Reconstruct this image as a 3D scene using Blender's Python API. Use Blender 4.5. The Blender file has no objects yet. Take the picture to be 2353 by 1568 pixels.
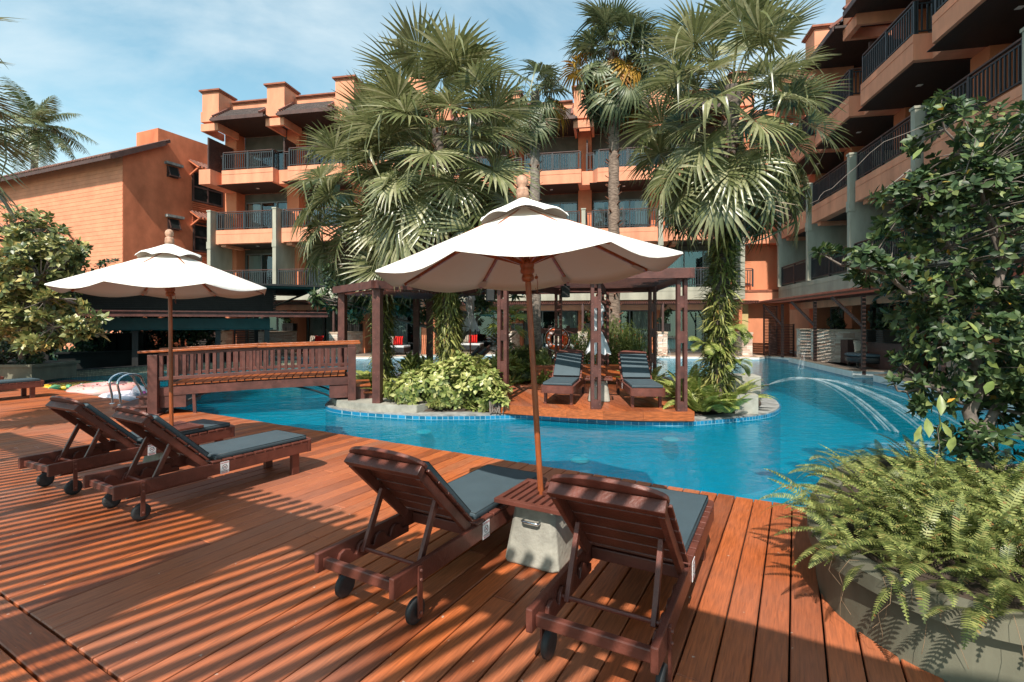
import bpy, math, random
import numpy as np
from mathutils import Vector, Matrix

random.seed(7)
RNG = np.random.default_rng(11)
SC = bpy.context.scene
COL = SC.collection
R = math.radians
PI = math.pi

# ---------------------------------------------------------------- camera, sky, sun, exposure
EYE = 1.65
cam_d = bpy.data.cameras.new("camera")
cam_d.lens = 17.6; cam_d.sensor_width = 36; cam_d.shift_y = -0.0187
cam_d.clip_start = 0.05; cam_d.clip_end = 1000
cam = bpy.data.objects.new("camera", cam_d); COL.objects.link(cam)
cam.location = (0, 0, EYE); cam.rotation_euler = (R(90), 0, 0)
SC.camera = cam

SUN_DIR = Vector((-.25, -.97, 0)).normalized()          # horizontal direction towards the sun
SUN_EL = R(50)
sun_d = bpy.data.lights.new("sun", 'SUN'); sun_d.energy = 5.0; sun_d.angle = R(.53); sun_d.color = (1, .93, .83)
sun = bpy.data.objects.new("sun", sun_d); COL.objects.link(sun)
to_sun = Vector((SUN_DIR.x*math.cos(SUN_EL), SUN_DIR.y*math.cos(SUN_EL), math.sin(SUN_EL)))
sun.rotation_euler = to_sun.to_track_quat('Z', 'Y').to_euler()
sun.location = to_sun*40

world = bpy.data.worlds.new("World"); SC.world = world; world.use_nodes = True
wt = world.node_tree; wn = wt.nodes; wl = wt.links; wn.clear()
w_out = wn.new('ShaderNodeOutputWorld'); w_bg = wn.new('ShaderNodeBackground')
sky = wn.new('ShaderNodeTexSky'); sky.sky_type = 'NISHITA'; sky.sun_disc = False
sky.sun_elevation = SUN_EL; sky.sun_rotation = math.atan2(SUN_DIR.x, SUN_DIR.y)
sky.air_density = 1.0; sky.dust_density = .6; sky.ozone_density = 1.6
w_bg.inputs['Strength'].default_value = 0.115
w_tc = wn.new('ShaderNodeTexCoord'); w_map = wn.new('ShaderNodeMapping'); w_map.inputs['Scale'].default_value = (1.0, 1.0, 2.4)
w_map.inputs['Location'].default_value = (3.3, 1.2, .4)
w_nz = wn.new('ShaderNodeTexNoise'); w_nz.inputs['Scale'].default_value = 2.6; w_nz.inputs['Detail'].default_value = 9; w_nz.inputs['Roughness'].default_value = .56
w_nz.inputs['Distortion'].default_value = .35
w_rmp = wn.new('ShaderNodeValToRGB'); w_rmp.color_ramp.elements[0].position = .36; w_rmp.color_ramp.elements[1].position = .66
w_rmp.color_ramp.elements[1].color = (.82, .82, .82, 1); w_rmp.color_ramp.elements[0].color = (.13, .13, .13, 1)
w_tint = wn.new('ShaderNodeMixRGB'); w_tint.blend_type = 'MULTIPLY'; w_tint.inputs['Fac'].default_value = 1; w_tint.inputs['Color2'].default_value = (1.15, 1.62, 1.33, 1)
w_mix = wn.new('ShaderNodeMixRGB'); w_mix.inputs['Color2'].default_value = (5.4, 6.2, 6.5, 1)
wl.new(w_tc.outputs['Generated'], w_map.inputs['Vector']); wl.new(w_map.outputs['Vector'], w_nz.inputs['Vector'])
wl.new(w_nz.outputs['Fac'], w_rmp.inputs['Fac']); wl.new(w_rmp.outputs['Color'], w_mix.inputs['Fac'])
wl.new(sky.outputs['Color'], w_tint.inputs['Color1']); wl.new(w_tint.outputs['Color'], w_mix.inputs['Color1'])
wl.new(w_mix.outputs['Color'], w_bg.inputs['Color']); wl.new(w_bg.outputs['Background'], w_out.inputs['Surface'])

SC.view_settings.view_transform = 'Standard'; SC.view_settings.look = 'None'
SC.view_settings.exposure = 0.5; SC.view_settings.gamma = 1.0; SC.view_settings.use_curve_mapping = False
SC.render.engine = 'CYCLES'
SC.cycles.max_bounces = 8; SC.cycles.transparent_max_bounces = 16

# ---------------------------------------------------------------- frames
def at(px, py, z=0.0):
    """a point at height z seen at a given spot of the photograph (2353 px wide): used only to look up real positions"""
    Y = (EYE - z)*1150/(py - 740)
    return ((px - 1176.5)/1150*Y, Y)
UA = R(29.5)                                    # the deck boards run along u, the pool edge along v
UX, UY = math.sin(UA), math.cos(UA)
def uv(u, v): return (UX*u + UY*v, UY*u - UX*v)

# ---------------------------------------------------------------- materials
MATS = {}
def lin(c):
    return tuple(((x/255)/12.92 if x/255 <= .04045 else ((x/255+.055)/1.055)**2.4) for x in c)
def mat(name, base, rough=.6, amt=.15, scale=4, stretch=(1,1,1), bump=.15, bscale=30, metal=0, spec=.5, coat=0, transl=0, island=0, base2=None, bstretch=None, detail=6, mixpos=(.35,.7)):
    m = bpy.data.materials.new(name); m.use_nodes = True
    nt = m.node_tree; n = nt.nodes; l = nt.links
    b = n['Principled BSDF']; out = n['Material Output']
    b.inputs['Roughness'].default_value = rough; b.inputs['Metallic'].default_value = metal
    b.inputs['Specular IOR Level'].default_value = spec
    if coat: b.inputs['Coat Weight'].default_value = coat; b.inputs['Coat Roughness'].default_value = .15
    tc = n.new('ShaderNodeTexCoord'); mp = n.new('ShaderNodeMapping'); mp.inputs['Scale'].default_value = stretch
    l.new(tc.outputs['Object'], mp.inputs['Vector'])
    nz = n.new('ShaderNodeTexNoise'); nz.inputs['Scale'].default_value = scale; nz.inputs['Detail'].default_value = detail; nz.inputs['Roughness'].default_value = .6
    l.new(mp.outputs['Vector'], nz.inputs['Vector'])
    rp = n.new('ShaderNodeValToRGB'); rp.color_ramp.elements[0].position = mixpos[0]; rp.color_ramp.elements[1].position = mixpos[1]
    c0 = tuple(max(0, x*(1-amt)) for x in base); c1 = tuple(min(1, x*(1+amt)) for x in base) if base2 is None else base2
    rp.color_ramp.elements[0].color = (*c0, 1); rp.color_ramp.elements[1].color = (*c1, 1)
    l.new(nz.outputs['Fac'], rp.inputs['Fac'])
    col = rp.outputs['Color']
    if island:
        g = n.new('ShaderNodeNewGeometry'); mr = n.new('ShaderNodeMapRange'); mr.inputs['To Min'].default_value = 1-island; mr.inputs['To Max'].default_value = 1+island
        l.new(g.outputs['Random Per Island'], mr.inputs['Value'])
        mx = n.new('ShaderNodeMixRGB'); mx.blend_type = 'MULTIPLY'; mx.inputs['Fac'].default_value = 1
        l.new(col, mx.inputs['Color1']); l.new(mr.outputs['Result'], mx.inputs['Color2']); col = mx.outputs['Color']
    l.new(col, b.inputs['Base Color'])
    if bump:
        mp2 = n.new('ShaderNodeMapping'); mp2.inputs['Scale'].default_value = bstretch or stretch
        l.new(tc.outputs['Object'], mp2.inputs['Vector'])
        n2 = n.new('ShaderNodeTexNoise'); n2.inputs['Scale'].default_value = bscale; n2.inputs['Detail'].default_value = 6
        l.new(mp2.outputs['Vector'], n2.inputs['Vector'])
        bp = n.new('ShaderNodeBump'); bp.inputs['Strength'].default_value = bump; bp.inputs['Distance'].default_value = .01
        l.new(n2.outputs['Fac'], bp.inputs['Height']); l.new(bp.outputs['Normal'], b.inputs['Normal'])
        rr = n.new('ShaderNodeMapRange'); rr.inputs['To Min'].default_value = max(0, rough-.1); rr.inputs['To Max'].default_value = min(1, rough+.12)
        l.new(n2.outputs['Fac'], rr.inputs['Value']); l.new(rr.outputs['Result'], b.inputs['Roughness'])
    if transl:
        t = n.new('ShaderNodeBsdfTranslucent'); l.new(col, t.inputs['Color'])
        ms = n.new('ShaderNodeMixShader'); ms.inputs['Fac'].default_value = transl
        l.new(b.outputs['BSDF'], ms.inputs[1]); l.new(t.outputs['BSDF'], ms.inputs[2]); l.new(ms.outputs['Shader'], out.inputs['Surface'])
    MATS[name] = m
    return m

def leafmat(name, stops, rough=.42, transl=.25, spec=.5, noise_amt=.0):
    """foliage: each leaf takes its own tone along the ramp"""
    m = bpy.data.materials.new(name); m.use_nodes = True
    nt = m.node_tree; n = nt.nodes; l = nt.links
    b = n['Principled BSDF']; out = n['Material Output']
    b.inputs['Roughness'].default_value = rough; b.inputs['Specular IOR Level'].default_value = spec
    g = n.new('ShaderNodeNewGeometry'); rp = n.new('ShaderNodeValToRGB'); cr = rp.color_ramp
    for i, (p, c) in enumerate(stops):
        e = cr.elements[i] if i < 2 else cr.elements.new(p)
        e.position = p; e.color = (*c, 1)
    tc = n.new('ShaderNodeTexCoord'); nz = n.new('ShaderNodeTexNoise'); nz.inputs['Scale'].default_value = 14; nz.inputs['Detail'].default_value = 3
    l.new(tc.outputs['Object'], nz.inputs['Vector'])
    mr = n.new('ShaderNodeMapRange'); mr.inputs['From Min'].default_value = .3; mr.inputs['From Max'].default_value = .7; mr.inputs['To Min'].default_value = .72; mr.inputs['To Max'].default_value = 1.25
    l.new(nz.outputs['Fac'], mr.inputs['Value'])
    l.new(g.outputs['Random Per Island'], rp.inputs['Fac'])
    mx = n.new('ShaderNodeMixRGB'); mx.blend_type = 'MULTIPLY'; mx.inputs['Fac'].default_value = 1
    l.new(rp.outputs['Color'], mx.inputs['Color1']); l.new(mr.outputs['Result'], mx.inputs['Color2'])
    l.new(mx.outputs['Color'], b.inputs['Base Color'])
    t = n.new('ShaderNodeBsdfTranslucent'); l.new(mx.outputs['Color'], t.inputs['Color'])
    ms = n.new('ShaderNodeMixShader'); ms.inputs['Fac'].default_value = transl
    l.new(b.outputs['BSDF'], ms.inputs[1]); l.new(t.outputs['BSDF'], ms.inputs[2]); l.new(ms.outputs['Shader'], out.inputs['Surface'])
    MATS[name] = m
    return m

mat('painted_wood', (.125, .038, .026), .38, .3, 5, (1,1,1), .25, 60, spec=.5, island=.12)
mat('bridge_wood', (.10, .034, .026), .5, .35, 6, (1,1,1), .3, 50, island=.12)
mat('oiled_wood', (.34, .085, .022), .32, .35, 7, (1,6,6), .3, 40, island=.15)
mat('pole_wood', (.30, .075, .022), .35, .35, 9, (3,3,.6), .2, 30)
mat('weathered_wood', (.42, .24, .16), .7, .35, 14, (2,2,1), .5, 40)
mat('cushion', (.055, .082, .098), .55, .12, 3, bump=.12, bscale=240, spec=.35)
mat('piping', (.02, .03, .035), .5, .1, bump=0)
mat('rubber', (.022, .023, .025), .6, .25, 20, bump=.2, bscale=60)
mat('bolt', (.22, .10, .08), .4, .2, 20, bump=0, metal=.4)
mat('concrete', (.31, .295, .25), .8, .28, 4, bump=.5, bscale=35)
mat('dark_concrete', (.24, .24, .23), .85, .4, 5, bump=.6, bscale=25)
mat('wet_stone', (.075, .072, .068), .45, .5, 6, bump=.5, bscale=25)
mat('white_sign', (.78, .77, .78), .45, .04, bump=0)
mat('red_print', (.45, .02, .02), .5, .1, bump=0)
mat('black_print', (.03, .03, .03), .5, .1, bump=0)
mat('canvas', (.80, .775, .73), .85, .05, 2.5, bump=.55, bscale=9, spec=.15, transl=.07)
mat('grey_canvas', (.62, .63, .64), .8, .15, 4, bump=.2, bscale=160, spec=.2, transl=.15)
mat('chrome', (.75, .76, .78), .12, .03, bump=0, metal=1)
mat('orange_wall', (.60, .235, .125), .85, .16, 1.1, (1,1,.35), .25, 14, spec=.2, detail=8)
mat('orange_slab', (.69, .285, .17), .85, .2, 1.3, (1,1,.25), .2, 14, spec=.2, detail=8)
mat('orange_column', (.57, .195, .10), .85, .14, 1.3, (1,1,.4), .2, 14, spec=.2)
mat('siding', (.70, .265, .15), .8, .12, 1.2, (1,1,1.5), .15, 12, spec=.2)
mat('stucco', (.58, .175, .088), .9, .26, .9, (1,1,.6), .6, 5, spec=.15, detail=9)
mat('brown_trim', (.075, .034, .027), .6, .25, 4, bump=.2, bscale=20, island=.1)
mat('pale_green', (.365, .345, .275), .85, .22, 1.6, (1,1,.3), .2, 16, spec=.2, detail=8)
mat('planter_green', (.14, .135, .097), .75, .28, 2.2, (1,1,.6), .35, 9, spec=.3, detail=9)
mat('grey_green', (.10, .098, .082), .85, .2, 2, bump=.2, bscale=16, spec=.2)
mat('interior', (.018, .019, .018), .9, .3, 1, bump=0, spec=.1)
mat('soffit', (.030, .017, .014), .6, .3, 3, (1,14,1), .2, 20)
mat('railing', (.022, .026, .030), .5, .2, 5, bump=.1, bscale=30)
mat('aluminium', (.16, .165, .165), .4, .1, 5, bump=0, metal=.5)
mat('curtain', (.62, .66, .64), .9, .12, 3, (4,4,.3), .3, 12, transl=.25)
mat('roof_tile', (.075, .052, .047), .75, .5, 6, (3,3,3), .6, 10, island=.25)
mat('red_tile', (.16, .07, .05), .75, .4, 6, bump=.4, bscale=10, island=.3)
mat('tan_coping', (.50, .36, .26), .7, .15, 3, (1,8,1), .2, 30)
mat('white_coping', (.66, .64, .60), .6, .1, 3, bump=.1, bscale=30)
mat('paving', (.19, .15, .12), .75, .25, 2, bump=.2, bscale=20)
mat('yellow_wall', (.50, .38, .17), .85, .1, 2, bump=.1)
mat('tarp', (.006, .050, .046), .55, .25, 3, bump=.15, bscale=20)
mat('black_slat', (.018, .016, .015), .55, .3, 4, bump=.1)
mat('soil', (.055, .038, .026), .95, .4, 8, bump=.8, bscale=18)
mat('earth', (.10, .09, .06), .95, .4, 1, bump=.2)
mat('red_cloth', (.55, .016, .012), .8, .12, 4, bump=.15, bscale=120, spec=.2)
mat('beige_cloth', (.36, .30, .24), .85, .1, 4, bump=.15, bscale=120, spec=.2)
mat('black_vinyl', (.02, .021, .024), .4, .2, 4, bump=.1)
mat('life_orange', (.75, .12, .02), .4, .1, 6, bump=.1)
mat('black_plastic', (.012, .013, .014), .4, .1, bump=0)
mat('float_pink', (.85, .40, .36), .3, .08, 4, bump=0, coat=.3)
mat('float_white', (.85, .74, .80), .3, .05, 4, bump=0, coat=.3)
mat('float_magenta', (.75, .10, .38), .3, .05, 4, bump=0, coat=.3)
mat('float_yellow', (.74, .44, .03), .3, .12, 14, bump=0, coat=.3)
mat('float_green', (.20, .50, .25), .3, .1, 4, bump=0, coat=.3)
mat('sprinkle_brown', (.12, .03, .04), .4, .1, bump=0)
mat('lamp_white', (.8, .8, .78), .4, .02, bump=0)
mat('bark', (.16, .12, .095), .95, .5, 9, (1,1,5), .9, 16, base2=(.36, .30, .25), bstretch=(1,1,5))
mat('dark_bark', (.07, .048, .038), .9, .4, 9, (1,1,2), .8, 16, base2=(.20, .16, .13))
mat('palm_bark', (.13, .08, .055), .95, .5, 9, (1,1,5), .9, 16, base2=(.36, .26, .20), bstretch=(1,1,5))
mat('red_boot', (.20, .07, .035), .9, .5, 9, bump=.5, island=.4)
mat('twig', (.16, .13, .11), .85, .35, 12, bump=.3)
mat('dry_stem', (.34, .22, .13), .8, .2, 9, bump=0)
mat('banana', (.62, .42, .05), .5, .2, 9, bump=0)
mat('gravel_white', (.5, .48, .44), .8, .3, 30, bump=.5, bscale=60)

leafmat('palm_green', [(0, (.085,.100,.036)), (.45, (.17,.185,.072)), (.8, (.27,.27,.125)), (1, (.44,.42,.25))], .32, .34, .8)
leafmat('palm_blue', [(0, (.055,.075,.034)), (.5, (.11,.135,.06)), (1, (.20,.215,.11))], .42, .2, .5)
leafmat('palm_yellow', [(0, (.30,.18,.02)), (.5, (.45,.24,.03)), (1, (.34,.12,.02))], .5, .3)
leafmat('dead_frond', [(0, (.12,.085,.055)), (.5, (.24,.18,.125)), (1, (.36,.29,.22))], .8, .15, .2)
leafmat('petiole', [(0, (.10,.11,.035)), (1, (.20,.19,.07))], .45, 0, .5)
leafmat('ficus_leaf', [(0, (.018,.040,.014)), (.5, (.042,.080,.026)), (.85, (.095,.140,.045)), (.99, (.20,.23,.07)), (1, (.55,.28,.03))], .48, .2, .45)
leafmat('vine_leaf', [(0, (.16,.22,.06)), (1, (.26,.30,.09))], .4, .3)
leafmat('fern_green', [(0, (.075,.105,.028)), (.5, (.19,.225,.060)), (.94, (.36,.37,.12)), (.98, (.30,.20,.07)), (1, (.26,.11,.03))], .42, .32, .5)
leafmat('bright_fern', [(0, (.15,.20,.04)), (.6, (.30,.34,.08)), (1, (.46,.46,.16))], .45, .3, .4)
leafmat('bush_variegated', [(0, (.14,.19,.045)), (.4, (.27,.31,.085)), (.8, (.44,.44,.15)), (1, (.58,.54,.24))], .38, .25, .5)
leafmat('tree_variegated', [(0, (.055,.085,.026)), (.35, (.13,.16,.05)), (.7, (.30,.30,.10)), (.95, (.46,.41,.16)), (1, (.45,.26,.05))], .4, .2, .6)
leafmat('plumeria_leaf', [(0, (.030,.058,.024)), (.6, (.070,.115,.045)), (1, (.15,.19,.08))], .35, .18, .6)
leafmat('epiphyte', [(0, (.075,.095,.024)), (.5, (.18,.195,.050)), (.9, (.33,.32,.10)), (1, (.24,.13,.035))], .45, .22, .4)
leafmat('dark_leaf', [(0, (.010,.022,.010)), (.6, (.026,.048,.018)), (1, (.055,.085,.03))], .4, .12, .5)
leafmat('lime_leaf', [(0, (.30,.36,.07)), (1, (.50,.50,.12))], .35, .35, .5)
leafmat('feather_green', [(0, (.05,.075,.03)), (.6, (.10,.13,.05)), (1, (.20,.20,.09))], .4, .22, .5)
leafmat('coconut_green', [(0, (.07,.10,.04)), (.6, (.15,.18,.075)), (1, (.30,.29,.15))], .35, .3, .7)
leafmat('cordyline', [(0, (.16,.11,.08)), (.6, (.28,.20,.13)), (1, (.12,.13,.05))], .5, .2)
leafmat('wisp_green', [(0, (.05,.085,.02)), (.6, (.11,.15,.035)), (1, (.19,.21,.055))], .5, .3, .3)
leafmat('red_flower', [(0, (.5,.03,.02)), (1, (.7,.10,.05))], .5, .2)
leafmat('white_flower', [(0, (.75,.73,.64)), (1, (.82,.80,.74))], .5, .2)

def m_deck():
    m = bpy.data.materials.new('deck_boards'); m.use_nodes = True
    nt = m.node_tree; n = nt.nodes; l = nt.links; b = n['Principled BSDF']
    tc = n.new('ShaderNodeTexCoord')
    def noise(sc, st, det=6, dist=0):
        mp = n.new('ShaderNodeMapping'); mp.inputs['Scale'].default_value = st
        l.new(tc.outputs['Object'], mp.inputs['Vector'])
        z = n.new('ShaderNodeTexNoise'); z.inputs['Scale'].default_value = sc; z.inputs['Detail'].default_value = det; z.inputs['Distortion'].default_value = dist
        l.new(mp.outputs['Vector'], z.inputs['Vector']); return z.outputs['Fac']
    g = n.new('ShaderNodeNewGeometry')
    rp = n.new('ShaderNodeValToRGB'); cr = rp.color_ramp
    cols = [(0, (.22,.058,.022)), (.3, (.36,.088,.026)), (.7, (.47,.122,.036)), (1, (.30,.105,.050))]
    for i, (p, c) in enumerate(cols):
        e = cr.elements[i] if i < 2 else cr.elements.new(p)
        e.position = p; e.color = (*c, 1)
    l.new(g.outputs['Random Per Island'], rp.inputs['Fac'])
    # grain: fine streaks along the board
    gr = n.new('ShaderNodeMapRange'); gr.inputs['From Min'].default_value = .3; gr.inputs['From Max'].default_value = .7; gr.inputs['To Min'].default_value = .62; gr.inputs['To Max'].default_value = 1.22
    l.new(noise(10, (9, .55, 1), 8, .4), gr.inputs['Value'])
    m1 = n.new('ShaderNodeMixRGB'); m1.blend_type = 'MULTIPLY'; m1.inputs['Fac'].default_value = 1
    l.new(rp.outputs['Color'], m1.inputs['Color1']); l.new(gr.outputs['Result'], m1.inputs['Color2'])
    # dark cracks
    ck = n.new('ShaderNodeValToRGB'); ck.color_ramp.elements[0].position = .30; ck.color_ramp.elements[1].position = .37
    ck.color_ramp.elements[0].color = (.35,.3,.28,1); ck.color_ramp.elements[1].color = (1,1,1,1)
    l.new(noise(16, (11, .35, 1), 4, .2), ck.inputs['Fac'])
    m2 = n.new('ShaderNodeMixRGB'); m2.blend_type = 'MULTIPLY'; m2.inputs['Fac'].default_value = .8
    l.new(m1.outputs['Color'], m2.inputs['Color1']); l.new(ck.outputs['Color'], m2.inputs['Color2'])
    # pinkish-grey patches: sky sheen on the boards put into the colour
    sheen = n.new('ShaderNodeValToRGB'); sheen.color_ramp.elements[0].position = .44; sheen.color_ramp.elements[1].position = .66
    l.new(noise(.55, (1, 1, 1), 5), sheen.inputs['Fac'])
    m3 = n.new('ShaderNodeMixRGB'); m3.inputs['Color2'].default_value = (.36,.17,.12,1)
    fm = n.new('ShaderNodeMath'); fm.operation = 'MULTIPLY'; fm.inputs[1].default_value = .42
    l.new(sheen.outputs['Color'], fm.inputs[0]); l.new(fm.outputs[0], m3.inputs['Fac']); l.new(m2.outputs['Color'], m3.inputs['Color1'])
    # small pale specks and droppings
    sp = n.new('ShaderNodeValToRGB'); sp.color_ramp.elements[0].position = .735; sp.color_ramp.elements[1].position = .76
    l.new(noise(26, (1, 1, 1), 2), sp.inputs['Fac'])
    m4 = n.new('ShaderNodeMixRGB'); m4.inputs['Color2'].default_value = (.5,.36,.28,1)
    l.new(sp.outputs['Color'], m4.inputs['Fac']); l.new(m3.outputs['Color'], m4.inputs['Color1'])
    l.new(m4.outputs['Color'], b.inputs['Base Color'])
    rg = n.new('ShaderNodeMapRange'); rg.inputs['To Min'].default_value = .27; rg.inputs['To Max'].default_value = .6
    l.new(noise(3, (4, .7, 1), 5), rg.inputs['Value']); l.new(rg.outputs['Result'], b.inputs['Roughness'])
    bp = n.new('ShaderNodeBump'); bp.inputs['Strength'].default_value = .4; bp.inputs['Distance'].default_value = .004
    l.new(noise(22, (9, .5, 1), 6, .3), bp.inputs['Height']); l.new(bp.outputs['Normal'], b.inputs['Normal'])
    b.inputs['Specular IOR Level'].default_value = .5
    MATS['deck_boards'] = m
m_deck()

def m_water():
    m = bpy.data.materials.new('pool_water'); m.use_nodes = True
    nt = m.node_tree; n = nt.nodes; l = nt.links; n.clear()
    out = n.new('ShaderNodeOutputMaterial')
    tr = n.new('ShaderNodeBsdfTransparent'); tr.inputs['Color'].default_value = (.22, .80, .90, 1)
    gl = n.new('ShaderNodeBsdfGlossy'); gl.inputs['Roughness'].default_value = .04; gl.inputs['Color'].default_value = (.68, .80, .86, 1)
    df = n.new('ShaderNodeBsdfDiffuse'); df.inputs['Color'].default_value = (.0, .205, .305, 1)
    fr = n.new('ShaderNodeFresnel'); fr.inputs['IOR'].default_value = 1.33
    tc = n.new('ShaderNodeTexCoord'); mp = n.new('ShaderNodeMapping'); mp.inputs['Scale'].default_value = (1, 1.5, 1)
    l.new(tc.outputs['Object'], mp.inputs['Vector'])
    nz = n.new('ShaderNodeTexNoise'); nz.inputs['Scale'].default_value = 3.2; nz.inputs['Detail'].default_value = 5; nz.inputs['Distortion'].default_value = .6
    l.new(mp.outputs['Vector'], nz.inputs['Vector'])
    bp = n.new('ShaderNodeBump'); bp.inputs['Strength'].default_value = .38; bp.inputs['Distance'].default_value = .05
    l.new(nz.outputs['Fac'], bp.inputs['Height'])
    for s in (gl, fr): l.new(bp.outputs['Normal'], s.inputs['Normal'])
    mb = n.new('ShaderNodeMixShader'); mb.inputs['Fac'].default_value = .5
    l.new(tr.outputs[0], mb.inputs[1]); l.new(df.outputs[0], mb.inputs[2])
    ms = n.new('ShaderNodeMixShader'); l.new(fr.outputs[0], ms.inputs['Fac'])
    l.new(mb.outputs[0], ms.inputs[1]); l.new(gl.outputs[0], ms.inputs[2]); l.new(ms.outputs[0], out.inputs['Surface'])
    MATS['pool_water'] = m
m_water()

def m_grid(name, c, grout, sx, sz, rough=.3, var=.3, mortar=.06, wall=True, brick=False):
    m = bpy.data.materials.new(name); m.use_nodes = True
    nt = m.node_tree; n = nt.nodes; l = nt.links; b = n['Principled BSDF']; b.inputs['Roughness'].default_value = rough
    tc = n.new('ShaderNodeTexCoord'); br = n.new('ShaderNodeTexBrick')
    if wall:
        # run the courses along the wall whatever its heading: (x+y, z)
        sp = n.new('ShaderNodeSeparateXYZ'); ad = n.new('ShaderNodeMath'); ad.operation = 'ADD'; cb = n.new('ShaderNodeCombineXYZ')
        l.new(tc.outputs['Object'], sp.inputs[0]); l.new(sp.outputs['X'], ad.inputs[0]); l.new(sp.outputs['Y'], ad.inputs[1])
        l.new(ad.outputs[0], cb.inputs['X']); l.new(sp.outputs['Z'], cb.inputs['Y']); l.new(cb.outputs[0], br.inputs['Vector'])
    else:
        l.new(tc.outputs['Object'], br.inputs['Vector'])
    br.offset = .5 if brick else 0
    br.inputs['Scale'].default_value = 1; br.inputs['Brick Width'].default_value = sx; br.inputs['Row Height'].default_value = sz
    br.inputs['Mortar Size'].default_value = min(sx, sz)*mortar; br.inputs['Bias'].default_value = 0
    br.inputs['Color1'].default_value = (*[x*(1-var) for x in c], 1); br.inputs['Color2'].default_value = (*[min(1, x*(1+var)) for x in c], 1)
    br.inputs['Mortar'].default_value = (*grout, 1)
    l.new(br.outputs['Color'], b.inputs['Base Color'])
    bp = n.new('ShaderNodeBump'); bp.inputs['Strength'].default_value = .3; bp.inputs['Distance'].default_value = .01; bp.invert = True
    l.new(br.outputs['Fac'], bp.inputs['Height']); l.new(bp.outputs['Normal'], b.inputs['Normal'])
    MATS[name] = m
m_grid('blue_tile', (.010,.16,.30), (.25,.40,.45), .10, .10, .2, .35, .05)
m_grid('mosaic', (.30,.24,.15), (.08,.07,.05), .055, .055, .5, .35, .12)
mat('pool_side', (.02,.40,.54), .5, .15, 2, bump=0)
mat('pool_tile', (.03,.58,.70), .5, .06, .5, bump=0)

def m_stone():
    """rough split-face sandstone: every stone is a block of its own, so tone varies by island"""
    m = bpy.data.materials.new('split_stone'); m.use_nodes = True
    nt = m.node_tree; n = nt.nodes; l = nt.links; b = n['Principled BSDF']; b.inputs['Roughness'].default_value = .85
    g = n.new('ShaderNodeNewGeometry'); rp = n.new('ShaderNodeValToRGB'); cr = rp.color_ramp
    for i, (p, c) in enumerate([(0, (.44,.33,.26)), (.25, (.68,.55,.45)), (.5, (.50,.31,.23)), (.75, (.76,.66,.56)), (1, (.60,.41,.32))]):
        e = cr.elements[i] if i < 2 else cr.elements.new(p)
        e.position = p; e.color = (*c, 1)
    l.new(g.outputs['Random Per Island'], rp.inputs['Fac'])
    tc = n.new('ShaderNodeTexCoord'); nz = n.new('ShaderNodeTexNoise'); nz.inputs['Scale'].default_value = 12; nz.inputs['Detail'].default_value = 6
    l.new(tc.outputs['Object'], nz.inputs['Vector'])
    mr = n.new('ShaderNodeMapRange'); mr.inputs['To Min'].default_value = .7; mr.inputs['To Max'].default_value = 1.25; l.new(nz.outputs['Fac'], mr.inputs['Value'])
    mx = n.new('ShaderNodeMixRGB'); mx.blend_type = 'MULTIPLY'; mx.inputs['Fac'].default_value = 1
    l.new(rp.outputs['Color'], mx.inputs['Color1']); l.new(mr.outputs['Result'], mx.inputs['Color2']); l.new(mx.outputs['Color'], b.inputs['Base Color'])
    bp = n.new('ShaderNodeBump'); bp.inputs['Strength'].default_value = .9; bp.inputs['Distance'].default_value = .03
    l.new(nz.outputs['Fac'], bp.inputs['Height']); l.new(bp.outputs['Normal'], b.inputs['Normal'])
    MATS['split_stone'] = m
m_stone()
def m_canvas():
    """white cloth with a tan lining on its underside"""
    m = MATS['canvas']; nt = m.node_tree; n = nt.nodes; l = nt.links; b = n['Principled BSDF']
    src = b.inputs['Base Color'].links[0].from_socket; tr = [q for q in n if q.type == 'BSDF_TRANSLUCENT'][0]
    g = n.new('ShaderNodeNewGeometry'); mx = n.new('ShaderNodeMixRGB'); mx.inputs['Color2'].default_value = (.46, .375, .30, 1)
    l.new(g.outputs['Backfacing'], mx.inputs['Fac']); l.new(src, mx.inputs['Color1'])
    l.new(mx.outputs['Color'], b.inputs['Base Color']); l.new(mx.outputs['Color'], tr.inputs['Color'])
m_canvas()

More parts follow.
